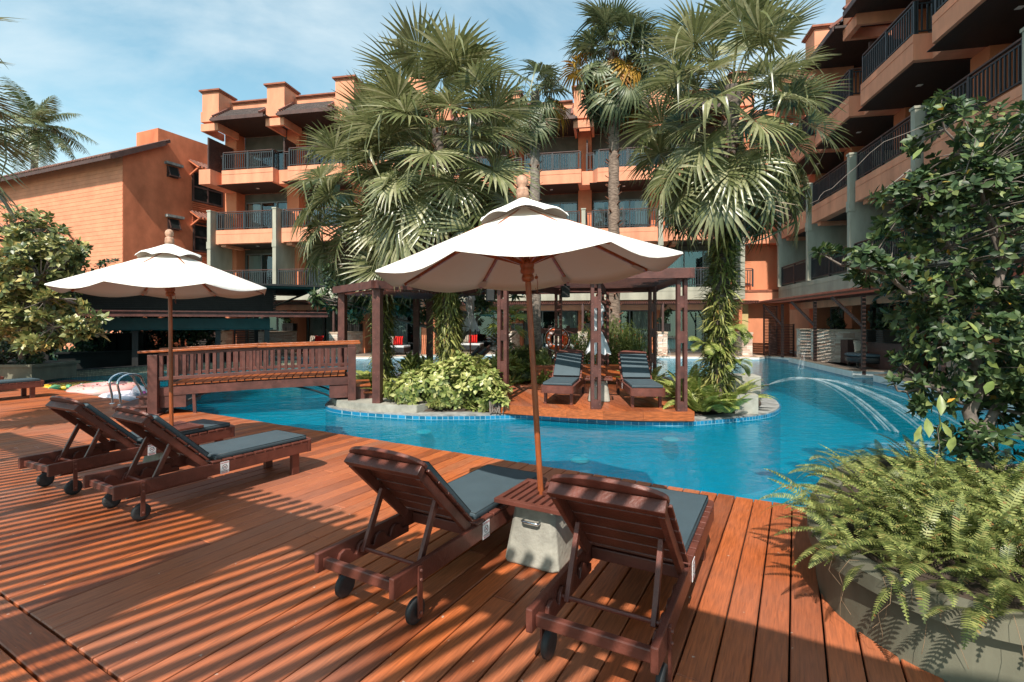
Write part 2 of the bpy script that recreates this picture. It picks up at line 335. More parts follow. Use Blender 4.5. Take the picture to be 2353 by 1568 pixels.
def m_glass():
    m = bpy.data.materials.new('window_glass'); m.use_nodes = True
    nt = m.node_tree; n = nt.nodes; l = nt.links; n.clear()
    out = n.new('ShaderNodeOutputMaterial'); tr = n.new('ShaderNodeBsdfTransparent'); tr.inputs['Color'].default_value = (.60, .67, .66, 1)
    gl = n.new('ShaderNodeBsdfGlossy'); gl.inputs['Roughness'].default_value = .02; gl.inputs['Color'].default_value = (.55, .68, .70, 1)
    ms = n.new('ShaderNodeMixShader'); ms.inputs['Fac'].default_value = .15
    l.new(tr.outputs[0], ms.inputs[1]); l.new(gl.outputs[0], ms.inputs[2]); l.new(ms.outputs[0], out.inputs['Surface'])
    MATS['window_glass'] = m
    m = bpy.data.materials.new('spray'); m.use_nodes = True
    nt = m.node_tree; n = nt.nodes; l = nt.links; n.clear()
    out = n.new('ShaderNodeOutputMaterial'); tr = n.new('ShaderNodeBsdfTransparent')
    df = n.new('ShaderNodeBsdfDiffuse'); df.inputs['Color'].default_value = (.85, .9, .92, 1)
    tc = n.new('ShaderNodeTexCoord'); nz = n.new('ShaderNodeTexNoise'); nz.inputs['Scale'].default_value = 9
    l.new(tc.outputs['Object'], nz.inputs['Vector'])
    mr = n.new('ShaderNodeMapRange'); mr.inputs['To Min'].default_value = -.05; mr.inputs['To Max'].default_value = .13; l.new(nz.outputs['Fac'], mr.inputs['Value'])
    ms = n.new('ShaderNodeMixShader'); l.new(mr.outputs['Result'], ms.inputs['Fac'])
    l.new(tr.outputs[0], ms.inputs[1]); l.new(df.outputs[0], ms.inputs[2]); l.new(ms.outputs[0], out.inputs['Surface'])
    MATS['spray'] = m
m_glass()

# ---------------------------------------------------------------- mesh helpers
def M(n): return MATS[n]
def tag(o, label=None, cat=None, group=None, kind=None):
    if label: o['label'] = label
    if cat: o['category'] = cat
    if group: o['group'] = group
    if kind: o['kind'] = kind
    return o
def empty(name, loc=(0,0,0), rz=0, label=None, cat=None, group=None):
    o = bpy.data.objects.new(name, None); COL.objects.link(o)
    o.location = (*loc, 0)[:3]; o.rotation_euler = (0, 0, rz); o.empty_display_size = .2
    return tag(o, label, cat, group)

class MB:
    def __init__(s): s.v = []; s.f = []; s.m = []; s.sm = []; s.X = None
    def add(s, vs, fs, m=0, smooth=False):
        b = len(s.v)
        if s.X is not None: vs = [s.X @ Vector(p) for p in vs]
        s.v.extend([tuple(p) for p in vs]); s.f.extend([tuple(i+b for i in f) for f in fs])
        s.m.extend([m]*len(fs)); s.sm.extend([smooth]*len(fs)); return s
    def box(s, x0, x1, y0, y1, z0, z1, m=0):
        vs = [(x0,y0,z0),(x1,y0,z0),(x1,y1,z0),(x0,y1,z0),(x0,y0,z1),(x1,y0,z1),(x1,y1,z1),(x0,y1,z1)]
        return s.add(vs, [(0,3,2,1),(4,5,6,7),(0,1,5,4),(1,2,6,5),(2,3,7,6),(3,0,4,7)], m)
    def beam(s, p0, p1, w, h, m=0, up=(0,0,1)):
        p0 = Vector(p0); p1 = Vector(p1); d = (p1-p0).normalized(); up = Vector(up)
        x = d.cross(up)
        if x.length < 1e-4: x = d.cross(Vector((1,0,0)))
        x.normalize(); y = x.cross(d).normalized()
        vs = []
        for p in (p0, p1):
            for a, b in ((-1,-1),(1,-1),(1,1),(-1,1)): vs.append(p + x*(a*w/2) + y*(b*h/2))
        return s.add(vs, [(0,3,2,1),(4,5,6,7),(0,1,5,4),(1,2,6,5),(2,3,7,6),(3,0,4,7)], m)
    def tube(s, pts, r, n=8, m=0, caps=True):
        pts = [Vector(p) for p in pts]; k = len(pts)
        rs = r if isinstance(r, (list, tuple)) else [r]*k
        vs = []; fs = []; px = None
        for i, p in enumerate(pts):
            d = (pts[min(i+1, k-1)] - pts[max(i-1, 0)])
            d = d.normalized() if d.length > 1e-9 else Vector((0,0,1))
            if px is None: px = d.cross(Vector((0,0,1)) if abs(d.z) < .95 else Vector((1,0,0))).normalized()
            px = (px - d*px.dot(d)).normalized(); py = d.cross(px)
            for j in range(n):
                a = 2*PI*j/n; vs.append(p + px*(math.cos(a)*rs[i]) + py*(math.sin(a)*rs[i]))
        for i in range(k-1):
            for j in range(n):
                a = i*n+j; b = i*n+(j+1) % n; fs.append((a, b, b+n, a+n))
        s.add(vs, fs, m, True)
        if caps: s.add([vs[j] for j in range(n)], [tuple(range(n-1, -1, -1))], m); s.add([vs[(k-1)*n+j] for j in range(n)], [tuple(range(n))], m)
        return s
    def lathe(s, prof, n=16, m=0, c=(0,0,0)):
        vs = []; fs = []
        for r, z in prof:
            for j in range(n):
                a = 2*PI*j/n; vs.append((c[0]+r*math.cos(a), c[1]+r*math.sin(a), c[2]+z))
        for i in range(len(prof)-1):
            for j in range(n):
                a = i*n+j; b = i*n+(j+1) % n; fs.append((a, b, b+n, a+n))
        s.add(vs, fs, m, True)
        s.add([vs[j] for j in range(n)], [tuple(range(n-1, -1, -1))], m)
        s.add([vs[(len(prof)-1)*n+j] for j in range(n)], [tuple(range(n))], m); return s
    def prism(s, poly, z0, z1, m=0, ms=None):
        """vertical prism over a counter-clockwise outline; ms = material of its sides"""
        n = len(poly); ms = m if ms is None else ms
        vs = [(p[0],p[1],z0) for p in poly] + [(p[0],p[1],z1) for p in poly]
        s.add(vs, [tuple(range(n, 2*n)), tuple(range(n-1, -1, -1))], m)
        return s.add(vs, [(i, (i+1) % n, (i+1) % n+n, i+n) for i in range(n)], ms)
    def plate(s, poly, a, b, axis='x', m=0):
        """outline in the plane across an axis, given thickness from a to b"""
        n = len(poly)
        if axis == 'x': vs = [(a,p[0],p[1]) for p in poly] + [(b,p[0],p[1]) for p in poly]
        else: vs = [(p[0],a,p[1]) for p in poly] + [(p[0],b,p[1]) for p in poly]
        return s.add(vs, [tuple(range(n-1, -1, -1)), tuple(range(n, 2*n))] + [(i, (i+1) % n, (i+1) % n+n, i+n) for i in range(n)], m)
    def build(s, name, mats, parent=None, loc=(0,0,0), rz=0, bevel=0, seg=2, **kw):
        me = bpy.data.meshes.new(name); me.from_pydata(s.v, [], s.f)
        mats = [mats] if isinstance(mats, str) else mats
        for k in mats: me.materials.append(M(k))
        me.polygons.foreach_set('material_index', s.m); me.polygons.foreach_set('use_smooth', s.sm); me.update()
        o = bpy.data.objects.new(name, me); COL.objects.link(o); o.location = loc; o.rotation_euler = (0,0,rz)
        if parent: o.parent = parent
        if bevel:
            b = o.modifiers.new('bevel', 'BEVEL'); b.width = bevel; b.segments = seg; b.limit_method = 'ANGLE'; b.angle_limit = R(40)
        return tag(o, **kw) if kw else o

def np_mesh(name, V, F, mats, parent=None, midx=None, smooth=False, loc=(0,0,0), **kw):
    """fast mesh from arrays; F has 3 or 4 columns"""
    V = np.asarray(V, dtype=np.float32); F = np.asarray(F, dtype=np.int32)
    me = bpy.data.meshes.new(name); k = F.shape[1]
    me.vertices.add(len(V)); me.vertices.foreach_set('co', V.ravel())
    me.loops.add(F.size); me.loops.foreach_set('vertex_index', F.ravel())
    me.polygons.add(len(F)); me.polygons.foreach_set('loop_start', np.arange(0, F.size, k, dtype=np.int32))
    me.polygons.foreach_set('loop_total', np.full(len(F), k, dtype=np.int32))
    for q in ([mats] if isinstance(mats, str) else mats): me.materials.append(M(q))
    if midx is not None: me.polygons.foreach_set('material_index', np.asarray(midx, dtype=np.int32))
    if smooth: me.polygons.foreach_set('use_smooth', np.ones(len(F), dtype=bool))
    me.update(calc_edges=True); me.validate()
    o = bpy.data.objects.new(name, me); COL.objects.link(o); o.location = loc
    if parent: o.parent = parent
    return tag(o, **kw) if kw else o
def copy_tree(o, parent=None):
    c = o.copy(); COL.objects.link(c); c.parent = parent
    for ch in list(o.children): copy_tree(ch, c)
    return c

def unit(a): return a/np.maximum(np.linalg.norm(a, axis=-1, keepdims=True), 1e-9)
def frames(D, N):
    """leaf frames: Y along D, Z near N; returns (n,3,3) with columns x,y,z"""
    y = unit(D); x = unit(np.cross(y, N)); z = np.cross(x, y)
    return np.stack([x, y, z], axis=-1)
def place(tv, tf, Rm, T, S):
    """n copies of a template: tv (k,3), tf (t,c), Rm (n,3,3), T (n,3), S (n,) or (n,3)"""
    S = np.asarray(S); S = S[:, None] if S.ndim == 1 else S
    P = tv[None]*S[:, None, :] if S.shape[1] in (1, 3) else tv[None]
    V = np.einsum('nij,nkj->nki', Rm, P) + T[:, None, :]
    n, k = len(T), len(tv)
    return V.reshape(-1, 3), (tf[None] + (np.arange(n)*k)[:, None, None]).reshape(-1, tf.shape[1])
def merge(parts):
    V = []; F = []; I = []; b = 0
    for i, (v, f) in enumerate(parts):
        V.append(v); F.append(f+b); b += len(v); I.append(np.full(len(f), i))
    return np.concatenate(V), np.concatenate(F), np.concatenate(I)

# leaf outlines: Y = 0..1 along the leaf, half-width in X, creased along the midrib
def leaf_tpl(w=.22, wide=.5, fold=.06, droop=.12):
    ys = [0, .3, .62, 1.0]; ws = [0, w*(.75 if wide < .6 else .45), w, 0]
    L = [(-ws[1], ys[1], fold-droop*.05), (-ws[2], ys[2], fold-droop*.4)]
    Rr = [(ws[1], ys[1], fold-droop*.05), (ws[2], ys[2], fold-droop*.4)]
    v = np.array([(0,0,0), L[0], L[1], (0,1,-droop), Rr[1], Rr[0], (0,.45,-droop*.15)])
    f = np.array([(0,6,1),(1,6,2),(2,6,3),(3,6,4),(4,6,5),(5,6,0)]); return v, f
def strap_tpl(w=.035, curl=.5, n=4):
    """narrow drooping blade in quads"""
    v = []; f = []
    for i in range(n+1):
        t = i/n; ww = w*(1-t**2.2)*(.6+.8*min(t*3, 1)) + .002
        y = t*(1-.25*curl*t); z = -curl*t*t
        v += [(-ww, y, z+ww*.4), (0, y, z), (ww, y, z+ww*.4)]
    for i in range(n):
        a = i*3; f += [(a,a+1,a+4,a+3), (a+1,a+2,a+5,a+4)]
    return np.array(v), np.array(f)
LEAF = leaf_tpl(); LEAF_OB = leaf_tpl(.24, .7, .05, .1); LEAF_NARROW = leaf_tpl(.13, .5, .04, .22); STRAP = strap_tpl()

def rosettes(P, A, per, L, tpl, spread=(45, 85), ljit=.25, rng=RNG):
    """clusters of leaves round twig tips P (n,3) with axes A (n,3)"""
    n = len(P); A = unit(A)
    ref = np.where(np.abs(A[:, 2:3]) < .9, np.array([[0,0,1.]]), np.array([[1.,0,0]]))
    ex = unit(np.cross(A, ref)); ey = np.cross(A, ex)
    k = np.arange(per)[None, :]; ph = k*2.39996 + rng.uniform(0, 6.28, (n, 1)) + rng.normal(0, .2, (n, per))
    th = np.radians(spread[0] + (spread[1]-spread[0])*(1-k/per) + rng.normal(0, 9, (n, per)))
    rad = np.cos(ph)[..., None]*ex[:, None] + np.sin(ph)[..., None]*ey[:, None]
    D = np.cos(th)[..., None]*A[:, None] + np.sin(th)[..., None]*rad
    N = np.sin(th)[..., None]*A[:, None] - np.cos(th)[..., None]*rad + rng.normal(0, .15, (n, per, 3))
    T = P[:, None] + A[:, None]*(k/per*L*.25)[..., None]
    S = L*rng.uniform(1-ljit, 1+ljit, (n, per))*(.75+.35*(1-k/per))
    return place(tpl[0], tpl[1], frames(D.reshape(-1,3), N.reshape(-1,3)), T.reshape(-1,3), S.ravel())

def shell_points(ells, n, rng=RNG, inner=.55, lo=None):
    """points spread through the outer part of a union of ellipsoids, with outward axes; clumpy"""
    P = []; A = []
    vol = np.array([e[3]*e[4]*e[5] for e in ells])**(.72); cnt = np.maximum(1, (n*vol/vol.sum()).astype(int))
    for e, c in zip(ells, cnt):
        ctr = np.array(e[:3]); rad = np.array(e[3:6])
        nc = max(3, c//7); cd = unit(rng.normal(0, 1, (nc, 3))); cr = rng.uniform(inner, 1.0, (nc, 1))**.6
        cc = cd*cr                                        # clump centres in the unit ball
        q = cc[rng.integers(0, nc, c)] + rng.normal(0, .16, (c, 3))
        ln = np.linalg.norm(q, axis=1, keepdims=True); q = np.where(ln > 1.06, q/ln*1.06, q)
        p = ctr + q*rad
        a = unit(q/rad*rad.min() + np.array([0, 0, .45]) + rng.normal(0, .35, (c, 3)))
        P.append(p); A.append(a)
    P = np.concatenate(P); A = np.concatenate(A)
    if lo is not None: k = P[:, 2] > lo; P = P[k]; A = A[k]
    return P, A

def twigs(mb, P, A, bones, every=2, r=.006, m=0):
    """thin twigs from some of the leaf clusters back to the nearest limb point"""
    B = np.array(bones)
    for i in range(0, len(P), every):
        d = np.linalg.norm(B-P[i], axis=1); b = Vector(B[int(d.argmin())]); p = Vector(P[i])
        mid = (b+p)/2 + Vector((random.uniform(-.05,.05), random.uniform(-.05,.05), random.uniform(-.02,.08)))*(p-b).length
        mb.tube([b, mid, p], [r*2, r*1.3, r*.6], 4, m, False)
def limb(mb, pts, r0, r1, n=7, m=0, bones=None, jit=.03):
    """a wandering tapered limb through the points; records points along it"""
    Q = []
    for a, b in zip(pts[:-1], pts[1:]):
        for i in range(4): Q.append(Vector(a).lerp(Vector(b), i/4))
    Q.append(Vector(pts[-1]))
    L = len(Q); Q = [q + Vector((random.uniform(-1,1), random.uniform(-1,1), random.uniform(-.4,.4)))*jit*(0 if i in (0,) else 1) for i, q in enumerate(Q)]
    mb.tube(Q, [r0+(r1-r0)*i/(L-1) for i in range(L)], n, m, False)
    if bones is not None: bones += [tuple(q) for q in Q[2:]]

# ---------------------------------------------------------------- fan palm
def fan_blade(Rr, nseg, spread, droop, cone, rng, split=.5):
    """costapalmate blade: hub at 0, Y forward, Z up; quads"""
    a = np.radians(np.linspace(-spread, spread, nseg)) + rng.normal(0, .012, nseg)
    da = np.radians(2*spread/nseg)
    L = Rr*(.66+.34*np.cos(a*.55))*rng.uniform(.9, 1.06, nseg)
    t = np.array([.04, .28, .52, .78, 1.0]); K = len(t)
    r = L[:, None]*t[None]
    w = np.where(t[None] <= split+.03, np.tan(da/2)*r*1.02, np.tan(da/2)*L[:, None]*split*np.clip((1-t[None])/(1-split), 0, 1)**.8 + .0015)
    dr = droop*rng.uniform(.5, 1.5, nseg); broken = rng.random(nseg) < .07
    dr = np.where(broken, droop*5+1.0, dr)
    bend = dr[:, None]*np.clip(t[None]-.45, 0, 1)**1.6*L[:, None]
    ca, sa = np.cos(a)[:, None], np.sin(a)[:, None]
    rr = r - np.where(broken[:, None], bend*.35, bend*.12)
    cx, cy = sa*rr, ca*rr
    cz = cone*np.abs(sa)*r - bend - .10*r*r/Rr
    V = np.zeros((nseg, K, 3, 3))
    for q, sgn in ((0, -1), (1, 0), (2, 1)):
        V[:, :, q, 0] = cx + sgn*ca*w; V[:, :, q, 1] = cy - sgn*sa*w; V[:, :, q, 2] = cz + (abs(sgn)*.45)*w
    idx = np.arange(nseg*K*3).reshape(nseg, K, 3)
    F = []
    for i in range(K-1):
        for q in (0, 1): F.append(np.stack([idx[:, i, q], idx[:, i, q+1], idx[:, i+1, q+1], idx[:, i+1, q]], -1))
    return V.reshape(-1, 3), np.concatenate(F)

def fan_palm(name, label, base, top, r0, r1, nleaf, blade, pet, zspan, seed, mats=('palm_green',), trunk_mat='dark_bark', group=None,
             nseg=34, tilt=(82, -35), dead=8, droop=.25, boots=False, lean=(0,0), yellow=0, fan_from=0, skirt=0, spreadv=150):
    rng = np.random.default_rng(seed); random.seed(seed)
    root = empty(name, (base[0], base[1], base[2]), 0, label, 'palm tree', group)
    B = Vector(base); H = top - base[2]
    def stem(z): t = z/H; return Vector((lean[0]*t**1.5, lean[1]*t**1.5, z))
    tr = MB(); n = 26; pts = [stem(H*i/n) for i in range(n+1)]
    rad = [(r0+(r1-r0)*(i/n)**.7)*(1+.06*((i % 2)*2-1)) + (.35*r0*math.exp(-i*.9)) for i in range(n+1)]
    tr.tube(pts, rad, 12, 0, True)
    for i in range(130 if boots else 26):                # old leaf-base stubs
        z = H*(.55+.43*random.random()) if not boots else H*(.55+.43*random.random()**.5 if random.random() < .75 else random.uniform(.1, .6)); a = random.uniform(0, 6.28); c = stem(z); rr = r0+(r1-r0)*(z/H)
        o = Vector((math.cos(a), math.sin(a), 0)); tr.beam(c+o*rr*.8, c+o*(rr*1.5)+Vector((0,0,.09)), .05, .018, 1)
    tr.build('trunk', [trunk_mat, 'red_boot'], root)
    parts = []; pets = MB(); ylw = []; deadp = []
    ga = 2.39996
    for i in range(nleaf):
        f = (i+.5)/nleaf; az = i*ga + rng.normal(0, .18)
        el = np.radians(tilt[0] + (tilt[1]-tilt[0])*f**.85 + rng.normal(0, 6))       # young leaves stand up, old ones hang
        s = stem(H - zspan*f)
        pl = pet*(.72+.38*rng.random())*(.8 if f < .06 else 1)
        o = Vector((math.cos(az), math.sin(az), 0))
        d0 = o*math.cos(el)+Vector((0,0,1))*math.sin(el)
        el2 = el - .55*(1-abs(math.sin(el))) - .12
        d1 = o*math.cos(el2)+Vector((0,0,1))*math.sin(el2)
        hub = s + d0*pl*.55 + d1*pl*.45
        mid = s + d0*pl*.55
        pets.tube([s, mid, hub], [.017, .012, .008], 4, 0, False)
        el3 = el2 - .35*rng.random() - .1
        Y = np.array(o*math.cos(el3)+Vector((0,0,1))*math.sin(el3)); Z = np.array(Vector((0,0,1))*math.cos(el3)-o*math.sin(el3)) + rng.normal(0, .22, 3)
        v, fc = fan_blade(blade*rng.uniform(.84, 1.12), nseg, spreadv*rng.uniform(.86, 1.08), droop*(.6+f), .10+.25*rng.random(), rng)
        Rm = frames(Y[None], Z[None])[0]
        v = v @ Rm.T + np.array(hub)
        (ylw if (yellow and rng.random() < yellow and f > .45) else parts).append((v, fc))
    for i in range(dead):                               # dry fronds hanging under the crown
        az = rng.uniform(0, 6.28); o = Vector((math.cos(az), math.sin(az), 0)); s = stem(H - zspan*(.8+.35*rng.random()))
        pl = pet*.6*rng.uniform(.6, 1.0) if not skirt else skirt*rng.uniform(.7, 1.2)
        hub = s + o*pl*(.55 if not skirt else .7) - Vector((0,0,1))*pl*.75
        pets.tube([s, s+o*pl*.45, hub], [.015, .011, .008], 4, 0, False)
        v, fc = fan_blade(blade*rng.uniform(.6, .95), 22, 52, .25, 1.5, rng, .45)
        Y = np.array(Vector((0,0,-1))+o*.18); Z = np.array(o)+rng.normal(0, .2, 3)
        deadp.append((v @ frames(Y[None], Z[None])[0].T + np.array(hub), fc))
    v, f, _ = merge(parts); np_mesh('crown', v, f, list(mats), root)
    pets.build('leaf_stalks', 'petiole', root)
    if ylw: v, f, _ = merge(ylw); np_mesh('yellow_fronds', v, f, 'palm_yellow', root)
    if deadp: v, f, _ = merge(deadp); np_mesh('dry_fronds', v, f, 'dead_frond', root)
    return root

def feather_frond(L, n, w, droopy, rng, sag=.45):
    """pinnate frond along +Y, quads"""
    t = np.linspace(.12, 1, n); y = L*t*(1-.12*t); z = -sag*L*t**2.2 + .0*t
    dy = L*(1-.24*t); dz = -sag*L*2.2*t**1.2; tn = np.stack([np.zeros(n), dy, dz], -1); tn = unit(tn)
    P = np.stack([np.zeros(n), y, z], -1)
    ll = w*np.sin(np.pi*np.clip(t*.93+.07, 0, 1))**.6*rng.uniform(.85, 1.1, n) + .03
    V = []; F = []
    tv, tf = strap_tpl(.030 if L > 2 else .045, droopy, 3)
    for sgn in (-1, 1):
        D = np.stack([sgn*np.ones(n), tn[:, 1]*.55, tn[:, 2]*.55+.12], -1) + rng.normal(0, .08, (n, 3))
        N = np.cross(np.stack([sgn*np.ones(n)*1.0, np.zeros(n), np.zeros(n)], -1), tn)*sgn
        v, f = place(tv, tf, frames(D, N+rng.normal(0,.1,(n,3))), P, ll); V.append(v); F.append(f)
    # rachis
    rv = []; rf = []
    for i in range(n): r = .012*L/2*(1-t[i])+.004; rv += [P[i]+[-r,0,0], P[i]+[r,0,0], P[i]+[0,0,-r], P[i]+[0,0,r]]
    for i in range(n-1): a = i*4; rf += [(a, a+3, a+7, a+4), (a+3, a+1, a+5, a+7), (a+1, a+2, a+6, a+5), (a+2, a, a+4, a+6)]
    V.append(np.array(rv)); F.append(np.array(rf))
    v, f, _ = merge(list(zip(V, F))); return v, f
def feather_plant(name, label, cat, base, H, nf, L, w, seed, mat_='feather_green', r=.12, el=(80, -10), droopy=.3, n=46, group=None, sag=.45, trunk='bark', lean=(0,0)):
    rng = np.random.default_rng(seed); root = empty(name, base, 0, label, cat, group)
    if H > .3:
        MB().tube([(lean[0]*(i/8)**2, lean[1]*(i/8)**2, H*i/8) for i in range(9)], [r*(1.25-.45*i/8) for i in range(9)], 10, 0).build('trunk', trunk, root)
    parts = []
    for i in range(nf):
        f = (i+.5)/nf; az = i*2.39996+rng.normal(0, .15); e = np.radians(el[0]+(el[1]-el[0])*f+rng.normal(0, 5))
        o = np.array([math.cos(az), math.sin(az), 0]); Y = o*math.cos(e)+np.array([0,0,math.sin(e)]); Z = np.array([0,0,math.cos(e)])-o*math.sin(e)
        v, fc = feather_frond(L*rng.uniform(.8, 1.1), n, w, droopy, rng, sag*rng.uniform(.7, 1.3)*(.6+.6*math.cos(e)))
        parts.append((v @ frames(Y[None], Z[None])[0].T + np.array([lean[0], lean[1], H]), fc))
    v, f, _ = merge(parts); np_mesh('crown' if H > .3 else 'fronds', v, f, mat_, root)
    return root

print('helpers ok')

# ================================================================ THE SETTING
ground = MB().prism([(-90,-40),(90,-40),(90,120),(-90,120)], -1.75, -1.7).build('ground', 'earth', kind='structure')
WZ = -.10                                               # water level
MB().prism([(-24,1),(20,1),(20,29),(-24,29)], -1.45, -1.40).build('pool_floor', 'pool_tile', kind='structure')
wb = MB(); wb.add([(-24,2,WZ),(20,2,WZ),(20,29,WZ),(-24,29,WZ)], [(0,1,2,3)]); wb.build('pool_water', 'pool_water', kind='structure')

# ---- deck: real boards in the (v, u) frame
DU = 5.17
db = MB(); x = -22.0; rnd = random.Random(3)
def board(mb, x0, x1, y0, y1, z=0, th=.028):
    e = .005                                           # eased top edges
    vs = [(x0,y0,z-th),(x1,y0,z-th),(x1,y1,z-th),(x0,y1,z-th),(x0,y0,z-e),(x1,y0,z-e),(x1,y1,z-e),(x0,y1,z-e),(x0+e,y0+e,z),(x1-e,y0+e,z),(x1-e,y1-e,z),(x0+e,y1-e,z)]
    fs = [(0,3,2,1),(8,9,10,11)]
    for a in range(4): b = (a+1) % 4; fs += [(a,b,b+4,a+4), (a+4,b+4,b+8,a+8)]
    mb.add(vs, fs)
while x < 6.5:
    w = .1475 + rnd.uniform(-.002, .002); gap = .0095 if x < .4 else .012
    cuts = [1.125]
    if rnd.random() < .55: cuts.append(rnd.uniform(2.0, 4.4))
    cuts.append(DU + rnd.uniform(-.004, .006))
    for a, b in zip(cuts[:-1], cuts[1:]): board(db, x, x+w, a, b-.004, rnd.uniform(-.0015, .0015))
    x += w + gap
deck = db.build('deck', 'deck_boards', loc=(0,0,0), rz=-UA, kind='structure')
cb = MB(); y = 1.112
while y > -3.4:
    w = .168; xx = -22 + rnd.uniform(0, 2)
    while xx < 6.5:
        l = rnd.uniform(2.4, 3.4)
        vs = MB(); board(vs, 0, w, 0, l-.004, rnd.uniform(-.001, .001))
        # laid across: swap axes so that the grain follows the board
        cb.add([(p[0], p[1], p[2]) for p in [Vector((y-w+q[0], -(xx+q[1]), q[2])) for q in vs.v]], vs.f)
        xx += l
    y -= w + .012
cb.build('deck_edge_boards', 'deck_boards', rz=-UA+PI/2, kind='structure')
sub = MB(); sub.box(-22, 6.6, -3.5, DU-.02, -1.6, -.06)
sub.build('deck_base', 'interior', rz=-UA, kind='structure')
ed = MB(); ed.box(-22, 6.6, DU-.015, DU+.012, -.13, -.032, 0); ed.box(-22, 6.6, DU-.018, DU+.004, -1.4, -.131, 1)
ed.build('deck_fascia', ['oiled_wood', 'pool_side'], rz=-UA, kind='structure')

def smooth_loop(pts, n=6):
    out = []; k = len(pts)
    for i in range(k):
        p0, p1, p2, p3 = [Vector(pts[(i+j-1) % k]) for j in range(4)]
        for j in range(n):
            t = j/n; out.append(tuple(.5*((2*p1)+(-p0+p2)*t+(2*p0-5*p1+4*p2-p3)*t*t+(-p0+3*p1-3*p2+p3)*t**3)))
    return out
def inset(poly, d):
    n = len(poly); out = []
    for i in range(n):
        a = Vector(poly[i-1]); b = Vector(poly[(i+1) % n]); t = (b-a).normalized(); out.append((poly[i][0]-t.y*d, poly[i][1]+t.x*d))
    return out
def ring(mb, outer, inner, z0, z1, m=0, mside=None):
    n = len(outer); ms = m if mside is None else mside
    mb.add([(p[0],p[1],z1) for p in outer]+[(p[0],p[1],z1) for p in inner], [(i,(i+1) % n,(i+1) % n+n,i+n) for i in range(n)], m)
    mb.add([(p[0],p[1],z0) for p in outer]+[(p[0],p[1],z1) for p in outer], [(i,(i+1) % n,(i+1) % n+n,i+n) for i in range(n)], ms)
    mb.add([(p[0],p[1],z0) for p in inner]+[(p[0],p[1],z1) for p in inner], [(i+n,(i+1) % n+n,(i+1) % n,i) for i in range(n)], ms)

# ---- island in the pool
isl = smooth_loop([(-3.85,10.4),(-3.55,9.8),(-2.96,9.40),(-2.2,9.12),(-1.55,8.96),(-.6,8.98),(.23,9.05),(1.1,8.78),(1.88,8.52),(2.75,8.42),(3.3,8.55),(4.46,9.02),(5.1,9.6),(5.5,10.3),
                   (5.75,11.2),(5.5,12.4),(5.0,13.6),(4.7,15.4),(3.4,16.6),(1.0,16.9),(-.8,16.1),(-1.6,14.4),(-3.2,13.2),(-4.0,11.9)])
im = MB(); im.prism(isl, -1.4, -.055, 0, 1); im.build('island_base', ['wet_stone', 'pool_side'], kind='structure')
im = MB(); ring(im, inset(isl, -.012), inset(isl, .018), -.13, -.04, 0); im.build('island_tile_edge', 'blue_tile', kind='structure')
im = MB(); ring(im, inset(isl, .020), inset(isl, .34), -.06, -.02, 0); im.build('island_coping', 'dark_concrete', kind='structure')
bed = inset(isl, .345); g = MB()
cx = sum(p[0] for p in bed)/len(bed); cy = sum(p[1] for p in bed)/len(bed)
ringsz = [(1, -.02), (.9, .03), (.7, .06), (.35, .07)]
vs = []; fs = []; nb = len(bed)
for k, (s_, z_) in enumerate(ringsz):
    for p in bed: vs.append((cx+(p[0]-cx)*s_, cy+(p[1]-cy)*s_, z_+random.uniform(-.012,.012)))
for k in range(3):
    for i in range(nb): j = (i+1) % nb; fs.append((k*nb+i, k*nb+j, (k+1)*nb+j, (k+1)*nb+i))
fs.append(tuple(range(3*nb, 4*nb)))
g.add(vs, fs, 0, True); g.build('planting_bed', 'soil', kind='structure')
# pale concrete landing for the bridge
land = [(-3.72,10.35),(-3.45,9.85),(-2.95,9.50),(-2.35,9.28),(-1.75,9.18),(-1.55,9.5),(-1.85,9.9),(-2.3,10.5),(-3.0,11.3),(-3.7,11.2)]
MB().prism(land, -.1, .115).build('concrete_landing', 'concrete', kind='structure', bevel=.01)

# ---- raised timber platform on the island
plat = [(-.62,9.55),(-.25,9.12),(.35,8.86),(.95,8.63),(1.55,8.47),(2.2,8.38),(3.02,8.36),(3.06,8.9),(3.3,10.4),(3.5,12.3),(3.2,12.75),(-.7,13.4),(-.9,12.0),(-.8,10.6)]
pm = MB()
def clip_board(mb, poly, c0, c1, ang, z, m=0):
    """one board = the outline cut to a strip c0..c1 measured across heading ang"""
    ca, sa = math.cos(ang), math.sin(ang)
    def cut(P, a, b, c, keep):                         # keep a*x+b*y*keep >= c*keep
        out = []; n = len(P)
        for i in range(n):
            p, q = P[i], P[(i+1) % n]; dp = (a*p[0]+b*p[1]-c)*keep; dq = (a*q[0]+b*q[1]-c)*keep
            if dp >= 0: out.append(p)
            if dp*dq < 0: t = dp/(dp-dq); out.append((p[0]+(q[0]-p[0])*t, p[1]+(q[1]-p[1])*t))
        return out
    P = cut(poly, ca, sa, c0, 1)
    if len(P) > 2: P = cut(P, ca, sa, c1, -1)
    if len(P) > 2: mb.prism(P, z-.03, z, m)
c = -6
while c < 6: clip_board(pm, plat, c, c+.135, R(12), .15); c += .142
po = pm.build('platform_boards', 'deck_boards', kind='structure')
pf = MB(); nP = len(plat)
for i in range(nP):
    a, b = Vector((*plat[i], 0)), Vector((*plat[(i+1) % nP], 0)); d = (b-a).normalized(); nrm = Vector((d.y, -d.x, 0))*.014
    pf.beam(a+nrm+Vector((0,0,.074)), b+nrm+Vector((0,0,.074)), .026, .15, 0)
pf.build('platform_fascia', 'oiled_wood', kind='structure')
MB().prism(inset(plat, .12), -.02, .115).build('platform_base', 'interior', kind='structure')

